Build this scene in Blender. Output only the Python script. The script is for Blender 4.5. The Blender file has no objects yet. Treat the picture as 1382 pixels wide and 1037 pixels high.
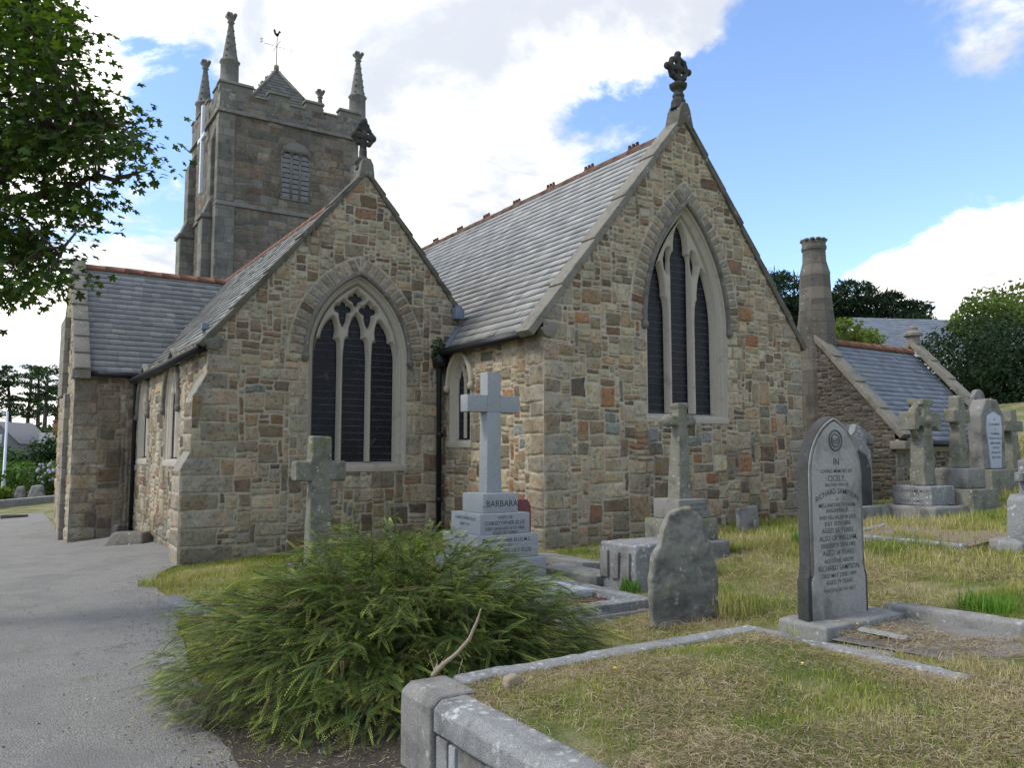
import bpy, bmesh, math, random
import numpy as np
from mathutils import Vector, Matrix, Euler
PI = math.pi
R_ = math.radians
rng = np.random.default_rng(7); random.seed(7)
S = bpy.context.scene; C = S.collection

# ------------------------------------------------------------------ camera
cam = bpy.data.cameras.new('camera'); camo = bpy.data.objects.new('camera', cam); C.objects.link(camo)
cam.sensor_width = 36; cam.lens = 28.22; cam.clip_start = .05; cam.clip_end = 3000
camo.location = (0, 0, 1.6); camo.rotation_euler = (PI/2 + .085, 0, -.576)
S.camera = camo
S.view_settings.view_transform = 'Standard'; S.view_settings.look = 'None'
S.view_settings.exposure = 0.66; S.view_settings.gamma = 1

# ------------------------------------------------------------------ node helper
class NT:
    def __init__(s, tree): s.t = tree; s.n = tree.nodes; s.l = tree.links
    def add(s, typ, ins=None, **kw):
        nd = s.n.new(typ)
        for k, v in kw.items(): setattr(nd, k, v)
        for k, v in (ins or {}).items():
            if isinstance(v, bpy.types.NodeSocket): s.l.new(v, nd.inputs[k])
            else: nd.inputs[k].default_value = v
        return nd
    def math(s, op, a, b=0.0, c=0.0, clamp=False):
        return s.add('ShaderNodeMath', {0: a, 1: b, 2: c}, operation=op, use_clamp=clamp).outputs[0]
    def noise(s, vec, scale, detail=4, rough=.55, dist=0.0):
        return s.add('ShaderNodeTexNoise', {'Vector': vec, 'Scale': scale, 'Detail': detail, 'Roughness': rough, 'Distortion': dist}).outputs['Fac']
    def ss(s, x, a, b, lo=0.0, hi=1.0):
        return s.add('ShaderNodeMapRange', {'Value': x, 'From Min': a, 'From Max': b, 'To Min': lo, 'To Max': hi}, interpolation_type='SMOOTHSTEP').outputs[0]
    def mix(s, f, a, b, blend='MIX'):
        m = s.add('ShaderNodeMix', data_type='RGBA', blend_type=blend, clamp_factor=True)
        for i, v in ((0, f), (6, a), (7, b)):
            if isinstance(v, bpy.types.NodeSocket): s.l.new(v, m.inputs[i])
            else: m.inputs[i].default_value = v if i == 0 else (tuple(v) + (1,))[:4]
        return m.outputs[2]

# ------------------------------------------------------------------ sky
SUN_EL, SUN_AZ = R_(48), math.atan2(-.86, .30)       # azimuth measured from +Y towards +X
W = bpy.data.worlds.new('World'); S.world = W; W.use_nodes = True
n = NT(W.node_tree); n.n.clear()
sky = n.add('ShaderNodeTexSky', sky_type='NISHITA', sun_disc=False, sun_elevation=SUN_EL, sun_rotation=SUN_AZ, air_density=1.0, dust_density=.6, ozone_density=1.6)
tc = n.add('ShaderNodeTexCoord'); d = tc.outputs['Generated']
sep = n.add('ShaderNodeSeparateXYZ', {0: d}); zc = n.math('MAXIMUM', sep.outputs[2], 0.0)
k = n.math('DIVIDE', 1.0, n.math('ADD', zc, .32))
p = n.add('ShaderNodeVectorMath', {0: d, 3: k}, operation='SCALE'); n.l.new(k, p.inputs['Scale']); p = p.outputs[0]
def bump_dir(v, kk, amp):
    dt = n.add('ShaderNodeVectorMath', {0: d, 1: v}, operation='DOT_PRODUCT').outputs['Value']
    e = n.math('EXPONENT', n.math('MULTIPLY', n.math('SUBTRACT', dt, 1.0), kk))
    return n.math('MULTIPLY', e, amp)
def pdir(px, py):
    v = Vector(((px-691)/1083.3, (518.5-py)/1083.3, -1)); v.rotate(Euler((PI/2+.085, 0, -.576))); v.normalize(); return tuple(v)
bias = n.math('ADD', .02, 0.0)
for (px, py, kk, amp) in SKYSPOTS if 'SKYSPOTS' in globals() else [
        (330, 60, 6, .17), (760, 120, 30, .08), (620, 260, 14, .12), (60, 420, 40, .12),
        (1130, 190, 70, -.30), (1230, 160, 60, -.22), (1040, 300, 90, -.24), (1010, 130, 200, -.14), (1060, 40, 200, -.16), (1150, 90, 250, -.14), (1300, 215, 200, -.16),
        (1325, 345, 220, .36), (1340, 50, 200, .30), (1230, 20, 300, .26), (980, 10, 200, .12), (960, 190, 900, .12), (770, 165, 300, -.20), (238, 95, 300, -.36), (232, 255, 300, -.34), (240, 180, 700, -.2), (830, 190, 400, -.14),
        (1420, 380, 120, .2), (1190, 370, 600, .12)]:
    bias = n.math('ADD', bias, bump_dir(pdir(px, py), kk, amp))
n1 = n.noise(p, 3.0, 13, .63, .35)
n2 = n.noise(p, 1.3, 3, .5)
n1 = n.math('ADD', n.math('MULTIPLY', n.math('SUBTRACT', n1, .5), 1.55), .5)
fld = n.math('ADD', n.math('ADD', n1, n.math('MULTIPLY', n.math('SUBTRACT', n2, .5), .4)), bias)
mask = n.ss(fld, .44, .66)
shade = n.ss(n.math('ADD', n.noise(p, 2.3, 7, .58, .3), n.math('MULTIPLY', bias, .10)), .42, .63)
ccol = n.mix(shade, (3.9, 4.15, 4.6), (9.6, 9.35, 8.7))
glow = bump_dir((math.sin(SUN_AZ)*math.cos(SUN_EL), math.cos(SUN_AZ)*math.cos(SUN_EL), math.sin(SUN_EL)), 3.0, .75)
gl = n.math('ADD', glow, 1.0)
ccol2 = n.add('ShaderNodeVectorMath', {0: ccol}, operation='SCALE'); n.l.new(gl, ccol2.inputs['Scale'])
skyc = n.mix(1.0, sky.outputs[0], (1.34, 1.42, 1.58), 'MULTIPLY')
col = n.mix(mask, skyc, ccol2.outputs[0])
bg = n.add('ShaderNodeBackground', {'Color': col, 'Strength': .12})
n.l.new(bg.outputs[0], n.add('ShaderNodeOutputWorld').inputs[0])

# ------------------------------------------------------------------ sun (veiled by thin cloud)
sl = bpy.data.lights.new('sun', 'SUN'); sl.energy = 1.5; sl.angle = R_(12); sl.color = (1, .95, .87)
so = bpy.data.objects.new('sun', sl); C.objects.link(so)
sv = Vector((math.sin(SUN_AZ)*math.cos(SUN_EL), math.cos(SUN_AZ)*math.cos(SUN_EL), math.sin(SUN_EL)))
so.rotation_euler = sv.to_track_quat('Z', 'Y').to_euler(); so.location = (-20, 10, 30)

# ------------------------------------------------------------------ numpy noise
def _h(ix, iy, seed):
    a = (ix.astype(np.int64)*374761393 + iy.astype(np.int64)*668265263 + seed*1274126177) & 0xffffffff
    a = ((a ^ (a >> 13))*1274126177) & 0xffffffff
    a = a ^ (a >> 16)
    return (a & 0xffffff)/float(0xffffff)
def vn(x, y, seed=0):
    x = np.asarray(x, float); y = np.asarray(y, float)
    ix = np.floor(x); iy = np.floor(y); fx = x-ix; fy = y-iy
    fx = fx*fx*(3-2*fx); fy = fy*fy*(3-2*fy)
    a = _h(ix, iy, seed); b = _h(ix+1, iy, seed); c = _h(ix, iy+1, seed); e = _h(ix+1, iy+1, seed)
    return a+(b-a)*fx+(c-a)*fy+(a-b-c+e)*fx*fy
def fbm(x, y, seed=0, o=4):
    s = 0; amp = .5; t = 0
    for i in range(o):
        s = s+amp*vn(x*2**i, y*2**i, seed+i*17); t += amp; amp *= .5
    return s/t
def sst(x, a, b):
    t = np.clip((x-a)/(b-a), 0, 1); return t*t*(3-2*t)
def fbm3(P, f, seed=0, o=3):
    return (fbm(P[:, 0]*f, P[:, 1]*f+P[:, 2]*f*.73, seed, o)+fbm(P[:, 2]*f, P[:, 0]*f*.61-P[:, 1]*f, seed+5, o))/2

# ------------------------------------------------------------------ objects
ORG = {}
def put(o, parent, org, label=None, cat=None, group=None, kind=None):
    C.objects.link(o)
    org = Vector(org); ORG[o.name] = org
    if parent is not None:
        o.parent = parent; o.location = org-ORG[parent.name]
    else: o.location = org
    tag(o, label, cat, group, kind); return o
def tag(o, label=None, cat=None, group=None, kind=None):
    for k_, v_ in (('label', label), ('category', cat), ('group', group), ('kind', kind)):
        if v_: o[k_] = v_
def thing(name, loc, label, cat, group=None):
    return put(bpy.data.objects.new(name, None), None, loc, label, cat, group)
def mk(name, V, F, mat, parent=None, cols=None, smooth=False, org=None, **tg):
    """V (N,3) world coordinates; F an (M,k) array or a list of such arrays / ragged lists"""
    V = np.asarray(V, np.float64)
    if org is None:
        lo, hi = V.min(0), V.max(0); org = ((lo[0]+hi[0])/2, (lo[1]+hi[1])/2, lo[2])
    me = bpy.data.meshes.new(name)
    if isinstance(F, np.ndarray): F = [F]
    arrs = []; starts = []; tot = 0
    for A in F:
        if isinstance(A, np.ndarray) and A.ndim == 2:
            m, kk = A.shape; arrs.append(A.reshape(-1)); starts.append(tot+np.arange(m)*kk); tot += m*kk
        else:
            arrs.append(np.asarray(A, int)); starts.append(np.array([tot])); tot += len(A)
    L = np.concatenate(arrs).astype(np.int32); ST = np.concatenate(starts).astype(np.int32)
    me.vertices.add(len(V)); me.vertices.foreach_set('co', (V-np.array(org)).astype(np.float32).reshape(-1))
    me.loops.add(len(L)); me.loops.foreach_set('vertex_index', L)
    me.polygons.add(len(ST)); me.polygons.foreach_set('loop_start', ST)
    me.update(calc_edges=True); me.validate()
    if cols is not None:
        at = me.attributes.new('col', 'FLOAT_COLOR', 'POINT')
        c4 = np.ones((len(V), 4), np.float32); c4[:, :3] = cols; at.data.foreach_set('color', c4.reshape(-1))
    if smooth: me.polygons.foreach_set('use_smooth', np.ones(len(me.polygons), bool))
    if mat: me.materials.append(mat)
    return put(bpy.data.objects.new(name, me), parent, org, **tg)

class MB:
    def __init__(s): s.v = []; s.f = []
    def poly(s, pts, faces):
        b = len(s.v); s.v += [tuple(p_) for p_ in pts]; s.f += [[b+i for i in f_] for f_ in faces]; return s
    def box(s, x0, y0, z0, x1, y1, z1, top=None):
        if top is None: t = (x0, y0, x1, y1)
        else: t = (x0+top, y0+top, x1-top, y1-top) if not isinstance(top, tuple) else top
        return s.poly([(x0, y0, z0), (x1, y0, z0), (x1, y1, z0), (x0, y1, z0), (t[0], t[1], z1), (t[2], t[1], z1), (t[2], t[3], z1), (t[0], t[3], z1)],
                      [[3, 2, 1, 0], [4, 5, 6, 7], [0, 1, 5, 4], [1, 2, 6, 5], [2, 3, 7, 6], [3, 0, 4, 7]])
    def prism(s, p2, O, U, Vv, N, d0, d1):
        """outline p2 (counter-clockwise seen from +N) between depths d0<d1 along N"""
        O, U, Vv, N = map(Vector, (O, U, Vv, N)); m = len(p2)
        a = [O+U*x+Vv*y+N*d0 for x, y in p2]; b = [O+U*x+Vv*y+N*d1 for x, y in p2]
        return s.poly(a+b, [list(range(m))[::-1], [m+i for i in range(m)]]+[[i, (i+1) % m, m+(i+1) % m, m+i] for i in range(m)])
    def tube(s, P, r, nseg=8, cap=True):
        P = [Vector(q) for q in P]; m = len(P)
        rr = r if isinstance(r, (list, tuple)) else [r]*m
        b = len(s.v); prev = None
        for i in range(m):
            t = (P[min(i+1, m-1)]-P[max(i-1, 0)]).normalized()
            if prev is None:
                a = Vector((0, 0, 1)) if abs(t.z) < .9 else Vector((1, 0, 0)); u = t.cross(a).normalized()
            else: u = (prev-t*prev.dot(t)).normalized()
            prev = u; w_ = t.cross(u)
            for j in range(nseg):
                an = 2*PI*j/nseg; s.v.append(tuple(P[i]+(u*math.cos(an)+w_*math.sin(an))*rr[i]))
        for i in range(m-1):
            for j in range(nseg):
                j2 = (j+1) % nseg; s.f.append([b+i*nseg+j, b+i*nseg+j2, b+(i+1)*nseg+j2, b+(i+1)*nseg+j])
        if cap:
            s.f.append([b+j for j in range(nseg)][::-1]); s.f.append([b+(m-1)*nseg+j for j in range(nseg)])
        return s
    def lathe(s, prof, c, nseg=8, rot=0.0, sx=1, sy=1):
        b = len(s.v); m = len(prof)
        for r_, z_ in prof:
            for j in range(nseg):
                an = 2*PI*(j+.5)/nseg+rot; s.v.append((c[0]+sx*r_*math.cos(an), c[1]+sy*r_*math.sin(an), c[2]+z_))
        for i in range(m-1):
            for j in range(nseg):
                j2 = (j+1) % nseg; s.f.append([b+i*nseg+j, b+i*nseg+j2, b+(i+1)*nseg+j2, b+(i+1)*nseg+j])
        s.f.append([b+j for j in range(nseg)][::-1]); s.f.append([b+(m-1)*nseg+j for j in range(nseg)])
        return s
    def sphere(s, c, r, nu=10, nv=6, sz=1.0):
        return s.lathe([(max(1e-4, r*math.sin(PI*i/nv)), -r*sz*math.cos(PI*i/nv)) for i in range(nv+1)], c, nu)
    def xform(s, M, i0=0):
        for i in range(i0, len(s.v)): s.v[i] = tuple(M @ Vector(s.v[i]))
        return s
    def build(s, name, mat, parent=None, bevel=0.0, rough=0.0, voxel=.02, freq=12, smooth=False, org=None, seed=0, autosm=False, **tg):
        V = np.array(s.v, float); ragged = s.f
        if bevel or rough:
            bm = bmesh.new(); vs = [bm.verts.new(p_) for p_ in s.v]
            for f_ in ragged:
                try: bm.faces.new([vs[i] for i in f_])
                except ValueError: pass
            bmesh.ops.recalc_face_normals(bm, faces=bm.faces)
            if bevel:
                bm.normal_update()
                ed = [e for e in bm.edges if len(e.link_faces) == 2 and e.calc_face_angle(0) > .45]
                bmesh.ops.bevel(bm, geom=ed, offset=bevel, segments=2, affect='EDGES', profile=.6, clamp_overlap=True)
            me = bpy.data.meshes.new('t'); bm.to_mesh(me); bm.free()
            if rough:
                o = bpy.data.objects.new('t', me); C.objects.link(o)
                md = o.modifiers.new('r', 'REMESH'); md.mode = 'VOXEL'; md.voxel_size = voxel
                dg = bpy.context.evaluated_depsgraph_get(); me2 = bpy.data.meshes.new_from_object(o.evaluated_get(dg))
                bpy.data.objects.remove(o); bpy.data.meshes.remove(me); me = me2
                nv = len(me.vertices); co = np.empty(nv*3, np.float32); me.vertices.foreach_get('co', co); co = co.reshape(-1, 3).astype(float)
                nn = np.empty(nv*3, np.float32); me.vertices.foreach_get('normal', nn); nn = nn.reshape(-1, 3)
                dsp = (fbm3(co, freq, seed, 4)-.5)*2*rough+(fbm3(co, freq*.25, seed+3, 2)-.5)*2.2*rough
                co = co+nn*dsp[:, None]
                me.vertices.foreach_set('co', co.astype(np.float32).reshape(-1)); smooth = True
            nv = len(me.vertices); co = np.empty(nv*3, np.float32); me.vertices.foreach_get('co', co); V = co.reshape(-1, 3).astype(float)
            nl = len(me.loops); L = np.empty(nl, np.int32); me.loops.foreach_get('vertex_index', L)
            stt = np.empty(len(me.polygons), np.int32); me.polygons.foreach_get('loop_start', stt)
            en = np.append(stt[1:], nl); ragged = [L[a:b] for a, b in zip(stt, en)]
            bpy.data.meshes.remove(me)
        by = {}
        for f_ in ragged: by.setdefault(len(f_), []).append(f_)
        F = [np.array(q) for q in by.values()]
        return mk(name, V, F, mat, parent, smooth=smooth, org=org, **tg)

# ------------------------------------------------------------------ materials
def newmat(name):
    m = bpy.data.materials.new(name); m.use_nodes = True; q = NT(m.node_tree); q.n.clear()
    q.b = q.add('ShaderNodeBsdfPrincipled'); q.o = q.add('ShaderNodeOutputMaterial'); q.l.new(q.b.outputs[0], q.o.inputs[0])
    q.b.inputs['Specular IOR Level'].default_value = .25
    q.m = m; q.obj = q.add('ShaderNodeTexCoord').outputs['Object']; q.geo = q.add('ShaderNodeNewGeometry'); q.pos = q.geo.outputs['Position']; return q
def setc(q, col, rough=.9, bump=None, dist=.004, strength=1.0):
    if isinstance(col, bpy.types.NodeSocket): q.l.new(col, q.b.inputs['Base Color'])
    else: q.b.inputs['Base Color'].default_value = tuple(col)+(1,)
    if isinstance(rough, bpy.types.NodeSocket): q.l.new(rough, q.b.inputs['Roughness'])
    else: q.b.inputs['Roughness'].default_value = rough
    if bump is not None:
        bn = q.add('ShaderNodeBump', {'Height': bump, 'Distance': dist, 'Strength': strength}); q.l.new(bn.outputs[0], q.b.inputs['Normal'])
    return q.m
def plain(name, col, rough=.6, metal=0.0, spec=.3):
    q = newmat(name); nz = q.noise(q.pos, 14, 5)
    c = q.mix(1.0, col, q.mix(nz, (.75,)*3, (1.2,)*3), 'MULTIPLY'); setc(q, c, rough); q.b.inputs['Metallic'].default_value = metal
    q.b.inputs['Specular IOR Level'].default_value = spec; return q.m
def m_masonry():
    q = newmat('masonry'); c = q.add('ShaderNodeAttribute', attribute_name='col').outputs['Color']
    f = q.noise(q.pos, 55, 5, .65); g = q.noise(q.pos, 9, 4)
    c = q.mix(1.0, c, q.mix(f, (.52, .52, .52), (1.48, 1.46, 1.42)), 'MULTIPLY')
    c = q.mix(1.0, c, q.mix(g, (.82, .84, .86), (1.16, 1.13, 1.08)), 'MULTIPLY')
    big = q.noise(q.pos, .55, 5, .6); c = q.mix(q.ss(big, .55, .75, 0, .28), c, (.085, .08, .062))
    vo = q.add('ShaderNodeTexVoronoi', {'Vector': q.pos, 'Scale': 11.0}, feature='F1').outputs['Distance']
    li = q.math('MULTIPLY', q.ss(vo, .24, .12), q.ss(q.noise(q.pos, 1.7, 3), .54, .66)); c = q.mix(q.math('MULTIPLY', li, .5), c, (.42, .42, .37))
    return setc(q, c, .93, q.math('ADD', f, q.math('MULTIPLY', q.noise(q.pos, 160, 3), .5)), .013)
def m_stone(name, base, dark=(.05, .047, .04), lich=(.40, .41, .36), dk=.5, lc=.5, speck=.3, moss=0.0, sc=1.0, och=0.0):
    q = newmat(name)
    s1 = q.noise(q.pos, 230*sc, 2, .7); s2 = q.noise(q.pos, 34*sc, 5, .65); s3 = q.noise(q.pos, 3.2*sc, 5, .62); s4 = q.noise(q.pos, 7*sc, 4, .6)
    c = q.mix(1.0, base, q.mix(q.ss(s1, .35, .65), (1-speck,)*3, (1+speck,)*3), 'MULTIPLY')
    c = q.mix(1.0, c, q.mix(s2, (.72, .72, .72), (1.28, 1.27, 1.24)), 'MULTIPLY')
    c = q.mix(q.ss(s3, .62-.28*dk, .80-.2*dk, 0, min(1, .3+.6*dk)), c, dark)
    vo = q.add('ShaderNodeTexVoronoi', {'Vector': q.add('ShaderNodeVectorMath', {0: q.pos, 1: q.add('ShaderNodeVectorMath', {0: q.add('ShaderNodeTexNoise', {'Vector': q.pos, 'Scale': 30*sc}).outputs['Color'], 1: (.035,)*3}, operation='MULTIPLY').outputs[0]}, operation='ADD').outputs[0], 'Scale': 17.0*sc}).outputs['Distance']
    li = q.math('MULTIPLY', q.ss(vo, .42, .22), q.ss(s4, .64-.2*lc, .74-.16*lc)); c = q.mix(q.math('MULTIPLY', li, .75), c, lich)
    if moss:
        up = q.add('ShaderNodeSeparateXYZ', {0: q.geo.outputs['Normal']}).outputs[2]
        mm = q.math('MULTIPLY', q.ss(q.math('ADD', q.noise(q.pos, 5*sc, 4), q.math('MULTIPLY', up, .15)), .70-.25*moss, .86-.25*moss), .7); c = q.mix(mm, c, (.13, .14, .04))
    if och:
        mm = q.ss(q.noise(q.pos, 6*sc, 5, .7), .68-.2*och, .8-.2*och, 0, .8); c = q.mix(mm, c, (.33, .21, .06))
    return setc(q, c, .9, q.math('ADD', q.math('MULTIPLY', s2, 1.0), q.math('MULTIPLY', s1, .35)), .006)
def m_coursed(name, *a, **k_):
    m_ = m_stone(name, *a, **k_); q = NT(m_.node_tree); b = [n_ for n_ in q.n if n_.type == 'BSDF_PRINCIPLED'][0]; src = b.inputs['Base Color'].links[0].from_socket
    pos = q.add('ShaderNodeNewGeometry').outputs['Position']; sp = q.add('ShaderNodeSeparateXYZ', {0: pos}); z = q.math('DIVIDE', q.math('ADD', sp.outputs[2], q.math('MULTIPLY', q.noise(pos, 3, 3), .08)), .31)
    row = q.math('FLOOR', z); hz_ = q.math('ABSOLUTE', q.math('SUBTRACT', q.math('FRACT', z), .5))
    wn = q.add('ShaderNodeTexWhiteNoise', {'W': row}, noise_dimensions='1D').outputs['Value']
    u = q.math('ADD', q.math('DIVIDE', q.math('ADD', sp.outputs[0], sp.outputs[1]), .42), wn); hu = q.math('ABSOLUTE', q.math('SUBTRACT', q.math('FRACT', u), .5))
    j = q.math('MAXIMUM', q.ss(hz_, .45, .48), q.ss(hu, .465, .485)); wn2 = q.add('ShaderNodeTexWhiteNoise', {'W': q.math('ADD', q.math('MULTIPLY', row, 7.3), q.math('FLOOR', u))}, noise_dimensions='1D').outputs['Value']
    c = q.mix(1.0, src, q.mix(wn2, (.75,)*3, (1.2, 1.18, 1.14)), 'MULTIPLY'); c = q.mix(q.math('MULTIPLY', j, .8), c, (.085, .08, .068)); q.l.new(c, b.inputs['Base Color']); return m_
def m_slate(name='slate'):
    q = newmat(name); c = q.add('ShaderNodeAttribute', attribute_name='col').outputs['Color']
    f = q.noise(q.pos, 26, 5, .65); g = q.noise(q.pos, 1.1, 4)
    c = q.mix(1.0, c, q.mix(f, (.74,)*3, (1.26,)*3), 'MULTIPLY')
    c = q.mix(q.ss(g, .5, .75, 0, .35), c, (.20, .195, .165))
    l2 = q.ss(q.noise(q.pos, 13, 4, .7), .66, .76, 0, .5); c = q.mix(l2, c, (.33, .33, .28))
    setc(q, c, q.ss(f, .3, .7, .38, .56), f, .002); q.b.inputs['Specular IOR Level'].default_value = .6; return q.m
def m_attr(name, rough=.8, trans=0.0, vary=.35, spec=.2, scale=6.0):
    q = newmat(name); c = q.add('ShaderNodeAttribute', attribute_name='col').outputs['Color']
    c = q.mix(1.0, c, q.mix(q.noise(q.pos, scale, 3), (1-vary,)*3, (1+vary,)*3), 'MULTIPLY')
    setc(q, c, rough); q.b.inputs['Specular IOR Level'].default_value = spec
    if trans:
        t = q.add('ShaderNodeBsdfTranslucent', {'Color': q.mix(1.0, c, (1.5, 1.6, .7), 'MULTIPLY')})
        ms = q.add('ShaderNodeMixShader', {0: trans, 1: q.b.outputs[0], 2: t.outputs[0]}); q.l.new(ms.outputs[0], q.o.inputs[0])
    return q.m
def m_glass():
    q = newmat('leaded_glass')
    sp = q.add('ShaderNodeSeparateXYZ', {0: q.pos}); nz = q.math('MULTIPLY', q.math('SUBTRACT', q.noise(q.pos, 9, 3), .5), .05)
    h = q.math('ADD', sp.outputs[2], nz)
    fr = q.math('ABSOLUTE', q.math('SUBTRACT', q.math('FRACT', q.math('MULTIPLY', h, 7.6)), .5))
    bars = q.ss(fr, .40, .46)
    vo = q.add('ShaderNodeTexVoronoi', {'Vector': q.pos, 'Scale': 7.5}, feature='DISTANCE_TO_EDGE').outputs['Distance']
    lead = q.ss(vo, .03, .012)
    pat = q.noise(q.pos, 2.4, 3); bars = q.math('MULTIPLY', bars, q.ss(pat, .3, .6, .25, 1)); 
    c = q.mix(q.math('MULTIPLY', bars, .8), q.mix(pat, (.004, .004, .006), (.016, .016, .022)), (.08, .078, .075))
    c = q.mix(q.math('MULTIPLY', lead, .5), c, (.075, .075, .08))
    setc(q, c, .32, q.math('ADD', bars, q.math('ADD', lead, pat)), .004); q.b.inputs['Specular IOR Level'].default_value = .18; return q.m

M = {}
M['masonry'] = m_masonry()
M['dressed'] = m_stone('dressed_stone', (.40, .355, .285), (.13, .115, .09), dk=.25, lc=.1, speck=.12)
M['hood'] = m_stone('hood_stone', (.165, .15, .122), (.06, .056, .047), dk=.6, lc=.55, speck=.2)
M['coping'] = m_stone('coping_stone', (.195, .18, .145), (.08, .076, .06), dk=.5, lc=.5, speck=.25, och=.25)
M['copingdark'] = m_stone('weathered_coping', (.115, .108, .085), (.045, .043, .036), dk=.6, lc=.35, speck=.25, och=.45)
M['finial'] = m_stone('black_lichened_stone', (.055, .052, .045), (.02, .02, .018), dk=.6, lc=.2, speck=.3, moss=.25)
M['slate'] = m_slate()
M['terracotta'] = m_stone('terracotta', (.205, .095, .06), (.08, .05, .038), dk=.4, lc=.2, speck=.15)
M['crest'] = m_stone('dark_crest_tile', (.10, .05, .035), (.03, .025, .02), dk=.5, lc=.2, speck=.2)
M['iron'] = plain('black_iron', (.014, .014, .016), .45)
M['lead'] = plain('lead_flashing', (.16, .19, .24), .5)
M['glass'] = m_glass()
M['white'] = plain('white_paint', (.62, .64, .68), .5)
M['louvre'] = plain('grey_louvre', (.17, .165, .16), .8)
M['dark'] = plain('belfry_shade_black', (.008, .008, .009), .9)
# ------------------------------------------------------------------ masonry walls (real relief, one mesh per wall)
def arch_d(u, v, w_):
    du = np.abs(u-w_['uc']); up = v > w_['spring']
    return np.where(up, np.hypot(du-(w_['a']-w_['R']), v-w_['spring'])-w_['R'], du-w_['a'])
BUFF, CREAM, OCHRE = (.285, .25, .19), (.335, .30, .235), (.265, .205, .14)
RED, BROWN, GREYB = (.185, .12, .085), (.155, .122, .09), (.19, .167, .13)
DARKB, BLUE, PALE, RUST = (.115, .10, .083), (.17, .19, .19), (.285, .265, .22), (.25, .145, .085)
GRAN, GRAN2 = (.255, .24, .205), (.22, .203, .168)
def style(kind):
    def chancel(v):
        if v > 4.6: return [BUFF, GREYB, PALE, BROWN, CREAM, DARKB, BUFF], [.32, .18, .20, .11, .10, .04, .05]
        if 1.6 < v < 2.6: return [BUFF, OCHRE, CREAM, RUST, BLUE, GREYB, BROWN, DARKB], [.34, .09, .22, .04, .07, .10, .09, .05]
        return [BUFF, OCHRE, CREAM, RED, RUST, GREYB, BROWN, DARKB], [.32, .11, .24, .05, .05, .10, .09, .04]
    def aisle(v):
        return [GREYB, BUFF, PALE, BROWN, RED, DARKB, CREAM, OCHRE, BLUE], [.17, .28, .24, .11, .04, .06, .07, .03, .02]
    def trans(v):
        return [GREYB, BROWN, PALE, GRAN2, DARKB, BUFF], [.3, .22, .12, .2, .1, .06]
    def towr(v):
        return [(.165, .145, .117), (.195, .173, .142), (.135, .12, .10), (.175, .142, .107), (.152, .115, .09), (.142, .137, .122)], [.26, .2, .2, .14, .1, .1]
    def vest(v):
        return [(.115, .105, .088), (.085, .078, .066), (.145, .13, .107), (.105, .088, .07)], [.4, .3, .2, .1]
    return dict(chancel=chancel, aisle=aisle, trans=trans, tower=towr, vest=vest)[kind]
def sz_rubble(v, r, big=1.0):
    s_ = 1.2 if v < 2.6 else (.95 if v < 4.4 else .72)
    s_ *= big; t = r.random()
    s_ *= 1.2
    if t < .05: return int(r.integers(3, 8)*s_)+1, 1
    if t < .26: return max(2, int(r.integers(2, 4)*s_)), max(2, int(r.integers(1, 3)*s_))
    if t < .58: return max(3, int(r.integers(4, 8)*s_)), max(2, int(r.integers(2, 5)*s_))
    if t < .90: return max(4, int(r.integers(5, 9)*s_)), max(3, int(r.integers(3, 6)*s_))
    return max(5, int(r.integers(8, 12)*s_)), max(4, int(r.integers(5, 8)*s_))
def layout(w, h, cs, r, pre, sizes, course=None, v0=0.0):
    nx, ny = int(math.ceil(w/cs)), int(math.ceil(h/cs))
    ids = -np.ones((ny+2, nx+2), int); rects = []; typ = []
    for (a, b, c_, d_, t) in pre:
        i0, j0, i1, j1 = [int(round(q/cs)) for q in (a, b, c_, d_)]
        i0 = max(i0, 0); j0 = max(j0, 0); i1 = min(i1, nx); j1 = min(j1, ny)
        if i1 <= i0 or j1 <= j0: continue
        sub = ids[j0:j1, i0:i1]; sub[sub < 0] = len(rects); rects.append((i0*cs, j0*cs, i1*cs, j1*cs)); typ.append(t)
    rowh = {}
    for j in range(ny):
        for i in range(nx):
            if ids[j, i] >= 0: continue
            run = 0
            while i+run < nx and ids[j, i+run] < 0 and run < 16: run += 1
            if course:
                if j not in rowh:
                    hh = int(r.integers(course[0], course[1]+1))
                    for q in range(hh): rowh[j+q] = hh-q
                bh = rowh[j]; bw = int(r.integers(course[2], course[3]+1))
            else: bw, bh = sizes(v0+j*cs, r)
            if run-bw < 2: bw = run if run <= bw+2 else bw
            bw = min(bw, run); kmax = 1
            while kmax < bh and j+kmax < ny and (ids[j+kmax, i:i+bw] < 0).all(): kmax += 1
            bh = kmax
            if bh >= 3 and bw == 1 : bh = 2
            ids[j:j+bh, i:i+bw] = len(rects); rects.append((i*cs, j*cs, (i+bw)*cs, (j+bh)*cs)); typ.append('s')
    return ids, np.array(rects), typ
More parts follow.
